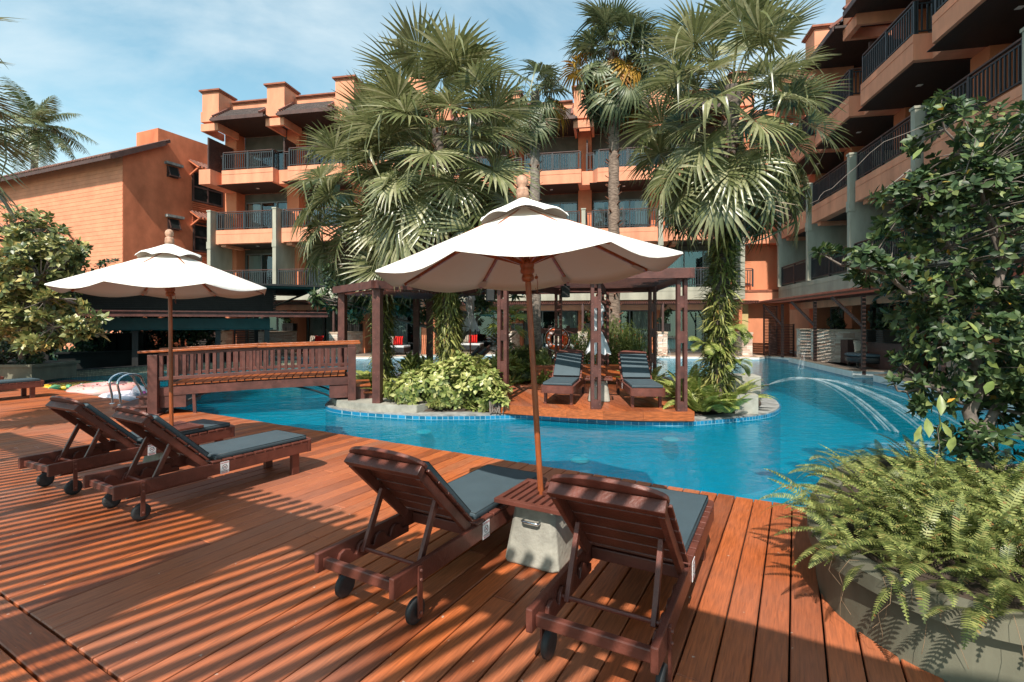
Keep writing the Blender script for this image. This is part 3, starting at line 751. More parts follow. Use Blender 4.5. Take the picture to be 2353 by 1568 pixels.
# ---- off-frame slatted shade roof behind and over the camera: throws the stripes on the deck
pg = empty('shade_pergola', uv(-1.5, -3), 0, 'brown slatted timber shade roof over the deck, striping it with shadows', 'pergola')
def loc(o, p): return (p[0]-o.location.x, p[1]-o.location.y, p[2]-o.location.z)
HP = 3.3; SH = -.31
bm_ = MB()
for u_, w_ in ((.24, .30), (-2.2, .16)):
    a = uv(u_+SH, -9.5); b = uv(u_+SH, 4.2); bm_.beam(loc(pg, (*a, HP)), loc(pg, (*b, HP)), w_, .16)
for v_ in (-7.6, -5.3, 1.2, 3.9):
    a = uv(.26+SH, v_); b = uv(-3.4, v_+.3); bm_.beam(loc(pg, (*a, HP-.02)), loc(pg, (*b, HP-.02)), .10, .14)
a = uv(.3+SH, -2.85); b = uv(-3.4, -2.85); bm_.beam(loc(pg, (*a, HP+.03)), loc(pg, (*b, HP+.03)), .46, .12)
a = uv(.47+SH, .1); b = uv(.47+SH, 4.2); bm_.beam(loc(pg, (*a, HP+.03)), loc(pg, (*b, HP+.03)), .24, .12)
bm_.build('beam', 'bridge_wood', pg)
sl = MB(); sd = Vector((math.sin(R(44)), math.cos(R(44)), 0)); k = -70
for k in range(-64, 40):
    c_ = k*.142                                        # slat position along v
    p = uv(-1.2+SH, c_ - .15)
    e1 = .62 - (-.0); 
    # from the front overhang back over the camera
    du = Vector(sd).dot(Vector((UX, UY, 0))); t1 = (.60+1.2)/du; t0 = -2.4/du
    q0 = Vector((*p, HP+.11)) + sd*t0; q1 = Vector((*p, HP+.11)) + sd*t1
    vq = q1.x*UY - q1.y*UX
    if not (-9.3 < vq < 4.4): continue
    if vq > .1: q1 = q1 - sd*(.15/du)
    sl.beam(loc(pg, q0), loc(pg, q1), .064, .04)
sl.build('slats', 'bridge_wood', pg)
for u_, v_ in ((-2.2+SH, -7.6), (-2.2+SH, -2.85), (-2.2+SH, 3.9), (.26+SH, 4.1)):
    p = uv(u_, v_); MB().beam(loc(pg, (*p, 0)), loc(pg, (*p, HP-.08)), .13, .13, up=(0,1,0)).build('post', 'bridge_wood', pg)

# ================================================================ LETTERING
def text_mesh(s, size):
    cu = bpy.data.curves.new('t', 'FONT'); cu.body = s; cu.size = size; cu.align_x = 'CENTER'; cu.align_y = 'CENTER'; cu.offset = size*.025
    o = bpy.data.objects.new('t', cu); COL.objects.link(o)
    dg = bpy.context.evaluated_depsgraph_get(); me = o.evaluated_get(dg).to_mesh()
    v = [tuple(p.co) for p in me.vertices]; f = [tuple(p.vertices) for p in me.polygons]
    o.evaluated_get(dg).to_mesh_clear(); bpy.data.objects.remove(o); bpy.data.curves.remove(cu)
    return v, f
TXT_CAUTION = text_mesh('CAUTION !', .0175)

# ================================================================ SUN LOUNGER
def make_lounger(ang=44.6):
    t = empty('sun_lounger', (0,0,0)); W = .30
    fr = MB()
    for s in (-1, 1):
        x0, x1 = (W-.034, W) if s > 0 else (-W, -W+.034)
        fr.box(x0, x1, 0, 1.78, .225, .335)
        xi0, xi1 = (W-.058, W-.0345) if s > 0 else (-W+.0345, -W+.058)     # scalloped ratchet strip
        pts = [(.10,.20)]
        for i in range(4):
            y = .12+i*.145; pts += [(y,.235), (y+.02,.285), (y+.055,.300), (y+.10,.285), (y+.125,.245)]
        pts += [(.74,.245),(.74,.20)]
        fr.plate(pts, xi0, xi1)
    fr.box(-W+.035, W-.035, .03, .068, .243, .300)
    arc = [(-W,1.781),(-W,1.815)] + [(-W*math.cos(a), 1.815+.075*math.sin(a)) for a in [PI*i/14 for i in range(1, 14)]] + [(W,1.815),(W,1.781)]
    fr.prism(arc[::-1], .222, .352)
    fr.box(-W+.035, W-.035, .80, .84, .24, .31)
    fr.build('frame', 'painted_wood', t, bevel=.006)
    for s in (-1, 1):
        MB().box(s*(W-.062)-.025, s*(W-.062)+.025, 1.62, 1.705, 0, .226).build('leg', 'painted_wood', t, bevel=.004)
    sl = MB(); y = .765
    while y < 1.76: sl.box(-W-.003, W+.003, y, min(y+.088, 1.782), .336, .354); y += .104
    sl.build('seat_slats', 'painted_wood', t, bevel=.005)
    a = R(ang); c, s_ = math.cos(a), math.sin(a)
    X = Matrix(((-1,0,0,0),(0,-c,s_,.745),(0,s_,c,.352),(0,0,0,1)))
    bk = MB(); bk.X = X
    for s in (-1, 1): bk.box(s*.262-.016, s*.262+.016, 0, .665, -.062, -.004)
    for i in range(5): bk.box(-W, W, .03+i*.128, .03+i*.128+.112, 0, .017)
    bk.box(-.285, .285, .666, .712, -.058, .006)
    cr = [(-.29,.667)] + [(-.29*math.cos(q), .700+.088*math.sin(q)) for q in [PI*i/16 for i in range(0, 17)]] + [(.29,.667)]
    bk.add([(p[0],p[1],.0065) for p in cr]+[(p[0],p[1],.030) for p in cr], [tuple(range(len(cr))), tuple(range(2*len(cr)-1, len(cr)-1, -1))]+[(i+len(cr),(i+1) % len(cr)+len(cr),(i+1) % len(cr),i) for i in range(len(cr))])
    bk.build('backrest', 'painted_wood', t, bevel=.005)
    pr = MB()
    top = X @ Vector((0, .37, -.035))
    for s in (-1, 1): pr.beam((s*.215, top.y, top.z), (s*.215, .292, .242), .038, .026, up=(1,0,0))
    pr.tube([(-.255,.30,.262),(.255,.30,.262)], .0125, 8)
    pr.build('support_strut', 'painted_wood', t, bevel=.004)
    cu = MB(); cu.box(-.268, .268, .80, 1.795, .356, .402)
    cu.X = X; cu.box(-.268, .268, .045, .655, .019, .064)
    mt = cu.build('mattress', 'cushion', t, bevel=.017, seg=4)
    pp = MB()
    for z in (.360, .398):
        q = [(-.262,.806,z),(.262,.806,z),(.262,1.789,z),(-.262,1.789,z),(-.262,.806,z)]
        pp.tube(q, .0045, 5)
    pp.X = X
    for z in (.023, .060):
        q = [(-.262,.051,z),(.262,.051,z),(.262,.649,z),(-.262,.649,z),(-.262,.051,z)]; pp.tube(q, .0045, 5)
    pp.build('piping', 'piping', mt)
    for s in (-1, 1):
        w = MB(); ww = [(.006,-.017),(.048,-.019),(.063,-.017),(.070,-.010),(.071,0),(.070,.010),(.063,.017),(.048,.019),(.006,.017)]
        w.X = Matrix.Translation((s*(W-.028), .20, .071)) @ Matrix.Rotation(R(90), 4, 'Y')
        w.lathe(ww, 24)
        wo = w.build('wheel', 'rubber', t)
        b = MB(); b.box(s*(W+.0065)-.006, s*(W+.0065)+.006, .183, .217, .042, .325)
        for z in (.30, .25, .071): b.tube([(s*(W+.012), .20, z), (s*(W+.021), .20, z)], .0085, 8, 1)
        b.build('wheel_bracket', ['painted_wood', 'bolt'], t, bevel=.002)
    sg = MB(); sg.box(W+.001, W+.0035, .835, .915, .222, .333)
    def put(v, f, m, cy, cz):                              # lettering on the outer face, read from outside
        sg.add([(W+.0042, cy+p[0], cz+p[1]) for p in v], f, m)
    put(*TXT_CAUTION, 1, .875, .322)
    ringv = []; n = 24
    for r_ in (.024, .0205):
        for j in range(n): ringv.append((r_*math.cos(2*PI*j/n), r_*math.sin(2*PI*j/n)))
    put(ringv, [(j, (j+1) % n, (j+1) % n+n, j+n) for j in range(n)], 2, .875, .282)
    def stroke(a, b, w):
        d = (Vector(b)-Vector(a)).normalized(); q = Vector((-d.y, d.x))*w/2
        return [tuple(Vector(a)-q), tuple(Vector(b)-q), tuple(Vector(b)+q), tuple(Vector(a)+q)]
    put(stroke((-.016,.016), (.016,-.016), .003), [(0,1,2,3)], 1, .875, .282)
    for a_, b_, w_ in (((-.017,-.008),(-.004,0),.004), ((-.004,0),(.003,-.004),.004), ((.003,-.004),(.013,.008),.004), ((.013,.010),(.016,.013),.006)):
        put(stroke(a_, b_, w_), [(0,1,2,3)], 2, .875, .2825)
    put(stroke((-.038,0),(.038,0),.0022), [(0,1,2,3)], 2, .875, .249)
    put(stroke((-.036,0),(.036,0),.003), [(0,1,2,3)], 2, .875, .243)
    put(stroke((-.034,0),(.030,0),.003), [(0,1,2,3)], 1, .875, .235)
    put(stroke((-.034,0),(.034,0),.003), [(0,1,2,3)], 1, .875, .229)
    sg.build('caution_sign', ['white_sign', 'red_print', 'black_print'], t, label='small white caution sticker with a crossed-out reclining figure')
    return t
lounger0 = make_lounger(); lused = [False]
def place_lounger(x, y, deg, label, group='brown sun loungers with grey cushions', z=0):
    o = lounger0 if not lused[0] else copy_tree(lounger0); lused[0] = True
    o.location = (x, y, z); o.rotation_euler = (0, 0, -R(deg)); tag(o, label, 'sun lounger', group); return o
place_lounger(-.865, 2.70, 29.5, 'sun lounger left of the near concrete table, half shaded by the white parasol')
place_lounger(.325, 2.155, 28.5, 'nearest sun lounger, right of the near concrete table, its back towards us')
place_lounger(-3.42, 4.13, 31, 'sun lounger in front of the second parasol, its long grey cushion in full view')
place_lounger(-4.52, 4.72, 26, 'sun lounger behind the second parasol table, the farther of the left pair')
place_lounger(-11.45, 9.55, 29.5, 'sun lounger at the left edge beside the green planter, only its foot end showing')
place_lounger(-13.1, 10.3, 29.5, 'sun lounger cut by the left edge, mostly hidden beside the planter box')
place_lounger(1.28, 10.75, 195, 'left sun lounger on the island platform, facing us under the slatted roof', z=.15)
place_lounger(2.47, 10.45, 184, 'right sun lounger on the island platform, facing us under the slatted roof', z=.15)
place_lounger(-.35, 12.6, -95, 'sun lounger seen sideways behind the ferned palm on the island', z=.15)
place_lounger(-.55, 13.15, -95, 'rearmost sun lounger seen sideways on the island, beside the folded rear parasol', z=.15)

# ================================================================ TABLE
def make_table():
    t = empty('side_table', (0,0,0))
    tp = MB(); h = .25
    tp.box(-h, h, -h, -h+.045, .412, .442); tp.box(-h, h, h-.045, h, .412, .442)
    for i in range(9):
        x = -h + i*(2*h-.036)/8
        if i == 4: tp.box(x, x+.036, -h+.045, -.03, .413, .441); tp.box(x, x+.036, .03, h-.045, .413, .441)
        else: tp.box(x, x+.036, -h+.045, h-.045, .413, .441)
    tp.box(-.2, .2, -.115, -.085, .392, .4125); tp.box(-.2, .2, .085, .115, .392, .4125)
    tp.build('table_top', 'painted_wood', t, bevel=.003)
    b = MB(); a, c = .205, .150
    def sq(h_, z): k = .03; return [(-h_,-h_+k,z),(-h_+k,-h_,z),(h_-k,-h_,z),(h_,-h_+k,z),(h_,h_-k,z),(h_-k,h_,z),(-h_+k,h_,z),(-h_,h_-k,z)]
    vs = sq(a-.012, 0)+sq(a, .015)+sq(c, .391); fs = [tuple(range(7,-1,-1)), tuple(range(16,24))]
    for k in (0, 8): fs += [(k+i, k+(i+1) % 8, k+(i+1) % 8+8, k+i+8) for i in range(8)]
    b.add(vs, fs); b.build('concrete_base', 'concrete', t, bevel=.008, seg=3)
    hd = MB()
    for s in (-1,):
        hd.tube([(-.06,s*.166,.300),(-.06,s*.195,.302),(-.052,s*.201,.302),(.052,s*.201,.302),(.06,s*.195,.302),(.06,s*.166,.300)], .009, 8)
    hd.build('handle', 'chrome', t)
    return t
tab0 = make_table()
def place_table(x, y, deg, label, z=0, first=[True]):
    o = tab0 if first[0] else copy_tree(tab0); first[0] = False
    o.location = (x, y, z); o.rotation_euler = (0,0,-R(deg)); tag(o, label, 'table', 'slatted side tables on concrete bases')
place_table(.216, 3.53, 29.5, 'slatted side table on a concrete base between the two nearest loungers')
place_table(-3.955, 5.78, 29.5, 'slatted side table on a concrete base under the second parasol')
place_table(1.66, 9.55, 10, 'slatted side table on a pale concrete base on the island platform', z=.15)

# ================================================================ PARASOL
def make_umbrella():
    t = empty('parasol', (0,0,0)); Rr = 1.075; zr, za = 2.035, 2.51
    pole = MB(); pole.tube([(0,0,.02),(0,0,2.0),(0,0,2.56)], [.0215,.0215,.018], 14); pole.build('pole', 'pole_wood', t)
    hub = MB(); hub.lathe([(.022,1.945),(.040,1.95),(.046,1.97),(.043,1.99),(.036,2.0),(.050,2.012),(.052,2.03),(.046,2.045),(.052,2.06),(.058,2.10),(.022,2.11)], 20); hub.build('hub', 'pole_wood', t)
    n = 64; K = 12; vs = []; fs = []
    def canz(tt, th, sagk=1):
        ph = (th-R(22.5)) % R(45); q = math.sin(PI*ph/R(45))
        return za + (zr-za)*(tt**.93) - .036*sagk*q*math.sin(PI*tt*.5)**2*1.0
    def canr(th, tt):
        ph = (th-R(22.5)) % R(45); full = math.cos(R(22.5))/math.cos(ph-R(22.5))
        return tt*Rr*(full - .012*math.sin(PI*ph/R(45))*tt)
    for k in range(K+1):
        tt = .03+.97*k/K
        for j in range(n):
            th = 2*PI*j/n; r_ = canr(th, tt); vs.append((r_*math.cos(th), r_*math.sin(th), canz(tt, th)))
    # hem hanging from the rim
    for j in range(n):
        th = 2*PI*j/n; r_ = canr(th, 1)*1.004; ph = (th-R(22.5)) % R(45); q = math.sin(PI*ph/R(45))
        vs.append((r_*math.cos(th), r_*math.sin(th), canz(1, th)-.012-.016*q))
    for k in range(K+1):
        for j in range(n): a = k*n+j; b = k*n+(j+1) % n; fs.append((a, a+n, b+n, b))
    cm = MB(); cm.add(vs, fs, 0, True); can = cm.build('canopy', 'canvas', t)
    # wind vent cap
    vs = []; fs = []; K2 = 4
    for k in range(K2+1):
        tt = .08+.92*k/K2
        for j in range(n):
            th = 2*PI*j/n; ph = (th-R(22.5)) % R(45); q = math.sin(PI*ph/R(45))
            r_ = tt*.325*(1-.05*q); vs.append((r_*math.cos(th), r_*math.sin(th), 2.572-.170*tt**1.05+.032*q*tt**2+.008*tt*math.sin(th*3)))
    for j in range(n):
        a = vs[K2*n+j]; vs.append((a[0]*1.03, a[1]*1.03, a[2]-.016))
    for k in range(K2+1):
        for j in range(n): a = k*n+j; b = k*n+(j+1) % n; fs.append((a, a+n, b+n, b))
    cm = MB(); cm.add(vs, fs, 0, True); cm.build('vent_cap', 'canvas', can)
    f = MB(); f.lathe([(.030,2.555),(.046,2.56),(.048,2.59),(.043,2.60),(.047,2.612),(.040,2.632),(.026,2.638),(.040,2.655),(.045,2.685),(.036,2.712),(.018,2.726),(.004,2.730)], 20)
    f.build('finial', 'weathered_wood', t)
    for i in range(8):
        th = R(22.5)+i*R(45); o = Vector((math.cos(th), math.sin(th), 0))
        r_ = MB(); p = lambda tt: o*(tt*Rr)+Vector((0,0,canz(tt, th, 0)-.016))
        r_.beam(p(.06), p(.5), .018, .026); r_.beam(p(.5), p(.985), .018, .024)
        rb = r_.build('rib', 'pole_wood', t)
        s_ = MB(); s_.beam(o*.05+Vector((0,0,2.085)), p(.47)+Vector((0,0,-.012)), .016, .026); s_.build('strut', 'pole_wood', rb)
        k_ = MB(); q = Vector((-o.y, o.x, 0)); e = p(.95)+Vector((0,0,-.014)); e2 = p(.86)+Vector((0,0,-.016))
        k_.add([e-q*.035, e+q*.035, e2+q*.028, e2-q*.028], [(0,1,2,3)]); k_.build('rib_pocket', 'beige_cloth', rb)
    k = MB(); k.tube([(.05,0,1.97),(.062,.0,1.975),(.075,0,1.972)], [.006,.013,.008], 8); k.tube([(.062,0,2.0),(.070,.01,1.93),(.062,.02,1.86),(.05,.01,1.90)], .0025, 5)
    k.build('pull_cord', 'pole_wood', t)
    return t
umb = make_umbrella(); umb.location = (.216, 3.57, .0)
umb.rotation_euler = (R(-1.8), R(-3.4), R(0)); umb.location = (.232, 3.58, 0)
tag(umb, 'near open white parasol standing through the table in front', 'parasol', 'open white parasols')
u2 = copy_tree(umb); u2.location = (-3.94, 5.80, 0); u2.rotation_euler = (R(-.3), R(-1.2), R(-17)); tag(u2, 'farther open white parasol over the left pair of loungers', 'parasol', 'open white parasols')

def closed_umbrella(x, y, z, label, h=2.1, fl=.21, m_='grey_canvas', seed=1):
    rnd = random.Random(seed); t = empty('closed_parasol', (x, y, z), 0, label, 'parasol')
    MB().tube([(0,0,0),(0,0,h-.02)], .02, 10).build('pole', 'pole_wood', t)
    MB().lathe([(.018,h-.05),(.03,h-.03),(.022,h),(.035,h+.03),(.02,h+.06),(.003,h+.07)], 12).build('finial', 'pole_wood', t)
    prof = [(.03,h-.05),(.085,h-.16),(.12,h-.27),(.085,h-.30),(.095,h-.5),(.055,h-.62),(.062,h-.66),(.12,h-.82),(fl,h-1.06)]
    n = 48; vs = []; fs = []
    for i, (r_, zz) in enumerate(prof):
        for j in range(n):
            th = 2*PI*j/n; rr = r_*(1+.26*math.cos(8*th+i*.3)*min(1, r_/.08)+.08*math.cos(3*th+i))
            vs.append((rr*math.cos(th), rr*math.sin(th), zz+(.045*math.cos(8*th) if i == len(prof)-1 else 0)))
    for i in range(len(prof)-1):
        for j in range(n): a = i*n+j; b = i*n+(j+1) % n; fs.append((a, b, b+n, a+n))
    c = MB(); c.add(vs, fs, 0, True); c.build('folded_canopy', m_, t); return t
closed_umbrella(1.64, 9.60, .15, 'folded grey parasol standing through the island table behind the pergola post', 1.98, .20)
closed_umbrella(-1.10, 13.2, .15, 'folded grey parasol half hidden behind the ferned palm on the island', 2.35, .20, seed=4)

# ================================================================ PLANTER WITH FERNS AND FICUS (right foreground)
pc = smooth_loop([(1.84,2.86),(1.87,2.58),(1.96,2.36),(2.13,2.19),(2.45,2.085),(3.0,2.03),(4.0,2.15),(4.6,3.2),(4.5,4.2),(3.6,4.75),(2.85,4.35),(2.28,3.72),(1.95,3.2)])
PX, PY = 3.2, 3.4
pl = empty('curved_planter', (PX, PY, 0), 0, 'curved olive green planter wall at the right corner, ferns spilling over it', 'planter')
L_ = [(p[0]-PX, p[1]-PY) for p in pc]
w = MB(); ring(w, L_, inset(L_, .09), -.02, .28); w.build('planter_wall', 'planter_green', pl)
w = MB(); ring(w, inset(L_, -.05), inset(L_, .10), .281, .362); w.build('rim', 'planter_green', pl, bevel=.006)
w = MB(); w.prism(inset(L_, .095), .2, .31); w.build('soil_fill', 'soil', pl)

def fern_fronds(origins, dirs, Ls, rng, pairs=26, wd=.085, arch=.9):
    """sword-fern fronds; origins (n,3), dirs (n,3) horizontal+up start direction"""
    V = []; F = []; n = len(origins); t = np.linspace(.06, 1, pairs)
    lf = np.array([(0,-.42,0),(.42,-.62,.03),(1,-.18,-.10),(1,.18,-.10),(.45,.60,.03),(0,.42,0)]); 
    tf = np.array([(0,1,4,5),(1,2,3,4)])
    for i in range(n):
        L = Ls[i]; d = dirs[i]/np.linalg.norm(dirs[i]); h = np.array([d[0], d[1], 0]); hn = np.linalg.norm(h)+1e-6; h /= hn
        ar = arch*rng.uniform(.6, 1.3)
        # path: starts along d, bends over
        el0 = math.asin(max(-1, min(1, d[2]))); els = el0 - ar*2.0*t**1.3
        side0 = np.cross(h, [0,0,1.]); tw = rng.normal(0, .35)
        seg = L/pairs; P = np.zeros((pairs, 3)); T = np.zeros((pairs, 3)); p = origins[i].copy()
        for k in range(pairs):
            T[k] = h*math.cos(els[k]) + np.array([0,0,math.sin(els[k])]) + side0*tw*t[k]*.6; T[k] /= np.linalg.norm(T[k]); p = p + T[k]*seg; P[k] = p
        side = unit(np.cross(T, np.array([0,0,1.])+rng.normal(0, .25, 3))); nor = np.cross(side, T)
        ll = wd*.5*np.sin(np.pi*np.clip(t*.86+.12, 0, 1))**.7*rng.uniform(.85, 1.1)
        for sg in (-1, 1):
            Rm = np.stack([side*sg*.96+T*.26, T*1.0, nor*1.0], -1)
            S = np.stack([ll, np.full(pairs, seg*(.62 if wd < .1 else .9)), ll*.8], -1)
            v, f = place(lf, tf, Rm, P, S); V.append(v); F.append(f)
        r_ = .0022; rv = np.stack([P-side*r_, P+side*r_], 1).reshape(-1, 3); rf = np.array([(2*k, 2*k+1, 2*k+3, 2*k+2) for k in range(pairs-1)])
        V.append(rv); F.append(rf)
    # whole frond shares one tone: join leaflets of a frond by welding nothing, tone varies per leaflet slightly instead
    v, f, _ = merge(list(zip(V, F))); return v, f
rng = np.random.default_rng(5)
pcn = np.array(pc); org = []; dr = []; LL = []
ctr = np.array([3.25, 3.35])
for i in range(820):
    p = pcn[rng.integers(0, len(pcn))]; k = rng.uniform(.02, .97); q = p + (ctr-p)*k + rng.normal(0, .04, 2)
    out = p-ctr; out = out/np.linalg.norm(out); az = math.atan2(out[1], out[0]) + rng.normal(0, .7 if k < .2 else 1.9)
    el = np.radians(rng.uniform(18, 70) if k < .25 else rng.uniform(40, 85))
    org.append((q[0], q[1], .34)); dr.append((math.cos(az)*math.cos(el), math.sin(az)*math.cos(el), math.sin(el)))
    LL.append(rng.uniform(.28, .52) if k < .3 else rng.uniform(.32, .56))
org = np.array(org); dr = np.array(dr); LL = np.array(LL)
v, f = fern_fronds(org, dr, LL, rng, 30, .074, .62)
fe = np_mesh('sword_ferns', v-np.array([PX, PY, 0]), f, 'fern_green', loc=(PX, PY, 0))
tag(fe, 'mass of sword ferns filling the curved planter and hanging over its rim', 'ferns', kind='stuff')
# dry runners hanging over the rim
for i in range(12):
    rt = MB()
    p = pcn[rng.integers(0, len(pcn)//2)]; o = Vector((p[0]-PX, p[1]-PY, .38)); out = Vector((p[0]-ctr[0], p[1]-ctr[1], 0)).normalized()
    a = o+out*.09; pts = [o, a+Vector((0,0,.02))]
    for k in range(4): a = a+Vector((random.uniform(-.05,.05), random.uniform(-.05,.05), -.07)); pts.append(a)
    rt.tube(pts, .0012, 3, 0, False); rt.build('hanging_runner', 'dry_stem', pl)

# the ficus growing out of the planter
fb = (3.55, 3.75, .32)
fic = empty('ficus_tree', fb, 0, 'dark glossy-leaved tree rising from the planter along the right edge', 'tree')
tr = MB(); bones = []
def fl(p): return (p[0]-fb[0], p[1]-fb[1], p[2]-fb[2])
limb(tr, [fl(fb), fl((3.50,3.80,.8)), fl((3.62,3.9,1.4)), fl((3.85,3.95,2.1)), fl((3.75,4.0,2.9))], .055, .02, 9, 0, bones)
limb(tr, [fl((3.50,3.80,.75)), fl((3.95,3.85,1.2)), fl((4.4,3.9,1.9)), fl((4.5,4.0,2.7))], .035, .014, 8, 0, bones)
limb(tr, [fl((3.60,3.87,1.3)), fl((3.30,3.9,1.75)), fl((2.85,3.85,2.02)), fl((2.45,3.85,2.12))], .026, .008, 7, 0, bones)
limb(tr, [fl((3.72,3.92,1.8)), fl((3.35,3.95,2.4)), fl((3.15,3.95,2.85))], .020, .007, 6, 0, bones)
limb(tr, [fl((3.55,3.85,1.0)), fl((3.25,3.85,1.15)), fl((3.02,3.9,1.1))], .020, .007, 6, 0, bones)
limb(tr, [fl((3.9,3.95,2.2)), fl((3.6,3.95,2.9)), fl((3.38,3.95,3.25))], .018, .007, 6, 0, bones)
ells = [(4.05,3.95,2.05, .92,.75,1.0), (3.58,3.9,1.45, .45,.45,.50), (3.50,3.9,2.65, .36,.36,.40), (3.42,3.95,3.15, .22,.25,.26), (4.3,4.0,3.0,.6,.5,.5), (4.4,3.8,1.1,.7,.5,.5), (3.9,3.7,.75,.6,.45,.3),
        (2.78,3.86,2.08, .42,.20,.13), (2.98,3.86,2.22,.26,.18,.12), (3.16,3.9,2.60,.30,.22,.17), (2.50,3.85,2.16,.16,.12,.09), (3.0,3.9,2.42,.16,.14,.08), (3.05,3.85,1.08,.16,.14,.14), (3.28,3.85,1.9,.30,.3,.22)]
P, A = shell_points([(*fl(e[:3]), *e[3:]) for e in ells], 2500, RNG, .35)
v, f = rosettes(P, A, 7, .074, leaf_tpl(.25, .5, .07, .10), (38, 82), .3)
np_mesh('crown', v, f, 'ficus_leaf', fic)
twigs(tr, P, A, bones, 3, .0035)
tr.build('trunk', 'twig', fic)
# a twining vine with long pale leaves over the ficus
vb = (2.98, 3.55, .4); vine = empty('twining_vine', vb, 0, 'thin vine with long pale drooping leaves climbing over the dark tree', 'vine')
vm = MB(); LP = []; LD = []
def runner(pts, every=.0):
    limb(vm, [tuple(Vector(p)-Vector(vb)) for p in pts], .004, .002, 4, 0, None, .015)
runner([(3.0,3.55,.4),(2.98,3.5,.9),(2.95,3.45,1.15)]); vm, vm2 = MB(), vm; runner([(3.3,3.7,2.6),(3.42,3.7,3.0),(3.35,3.75,3.22),(2.9,3.9,3.05),(2.55,4.0,2.72),(2.42,4.05,2.6)])
for p in [(2.95,3.45,1.15),(2.93,3.44,1.02),(3.0,3.5,.95),(3.05,3.45,.86),(2.9,3.5,.98),(2.86,3.5,.93)]: LP.append(p); LD.append((random.uniform(-.7,.5), random.uniform(-.6,-.1), random.uniform(-1,-.1)))
for i in range(16): LP.append((random.uniform(2.95,3.7), random.uniform(3.5,3.75), random.choice([random.uniform(2.2,3.0), random.uniform(1.2,2.4)]))); LD.append((random.uniform(-1,.3), random.uniform(-.5,0), random.uniform(-.9,.3)))
LP = np.array(LP)-np.array(vb); LD = np.array(LD)
v, f = place(*leaf_tpl(.17, .4, .05, .1), frames(LD, RNG.normal(0,.4,(len(LD),3))+[0,-.5,.8]), LP, RNG.uniform(.11, .17, len(LP)))
vm.build('stem', 'twig', vine); vm2.build('upper_stem', 'twig', vine); np_mesh('leaves', v, f, 'vine_leaf', vine)

# ================================================================ HOTEL WINGS
BP = 3.85                                               # bay pitch
ZB0, ZB1, S2a, S2b, S3a, S3b, ZC = 2.77, 3.39, 5.74, 6.45, 8.87, 9.58, 12.1
def railing(x0, y0, x1, y1, z, h=.95, posts=True):
    """brown top rail, dark bottom rail, square balusters between two points"""
    b = MB(); a = Vector((x0,y0,0)); c = Vector((x1,y1,0)); d = c-a; L = d.length; n = max(1, int(L/.125))
    b.beam(a+Vector((0,0,z+h)), c+Vector((0,0,z+h)), .085, .04, 1)
    b.beam(a+Vector((0,0,z+h-.09)), c+Vector((0,0,z+h-.09)), .04, .035, 0); b.beam(a+Vector((0,0,z+.10)), c+Vector((0,0,z+.10)), .04, .035, 0)
    for i in range(1, n): p = a+d*(i/n); b.beam(p+Vector((0,0,z+.11)), p+Vector((0,0,z+h-.10)), .034, .034, 0, up=(0,1,0))
    k = max(1, round(L/1.6))
    for i in range(k+1):
        p = a+d*(i/k); b.beam(p+Vector((0,0,z)), p+Vector((0,0,z+h-.02)), .07, .07, 0, up=(0,1,0))
    return b
def window(par, x0, x1, z0, z1, y=2.1, panes=3, cur=(1,0,1), seed=0):
    rnd = random.Random(seed); f = MB()
    f.box(x0, x1, y-.03, y+.05, z1-.07, z1); f.box(x0, x1, y-.03, y+.05, z0, z0+.05)
    w = (x1-x0)/panes
    for i in range(panes+1):
        x = x0+w*i; f.box(max(x0, x-.035), min(x1, x+.035), y-.028, y+.048, z0+.05, z1-.07)
    fo = f.build('window', 'aluminium', par)
    g = MB(); g.add([(x0+.03,y+.02,z0+.05),(x1-.03,y+.02,z0+.05),(x1-.03,y+.02,z1-.07),(x0+.03,y+.02,z1-.07)], [(0,1,2,3)]); g.build('glass', 'window_glass', fo)
    for i in range(panes):
        if not cur[i % len(cur)]: continue
        a = x0+w*i+.04; b = a+w*rnd.uniform(.55, .95)-.04
        if i == panes-1: b = x1-.04; a = b-w*rnd.uniform(.5, .95)
        n = 30; vs = []
        for j in range(n+1):
            xx = a+(b-a)*j/n; yy = y+.17+.028*math.sin(j*1.55+rnd.random()*.5); vs += [(xx,yy,z0+.03),(xx,yy,z1-.08)]
        c = MB(); c.add(vs, [(2*j,2*j+2,2*j+3,2*j+1) for j in range(n)], 0, True); c.build('curtain', 'curtain', fo)
def column(par, x, y0, y1, z0, z1, hw=.36, m='orange_column'):
    c = MB(); c.box(x-hw+.012, x+hw-.012, y0+.012, y1-.004, z0, z1); z = z0; k = 0
    while z < z1-.05:
        t = min(z+.72, z1); c.box(x-hw, x+hw, y0, y1, z+.008 if k else z, t-.008 if t < z1 else t); z = t; k += 1
    c.build('column', m, par)
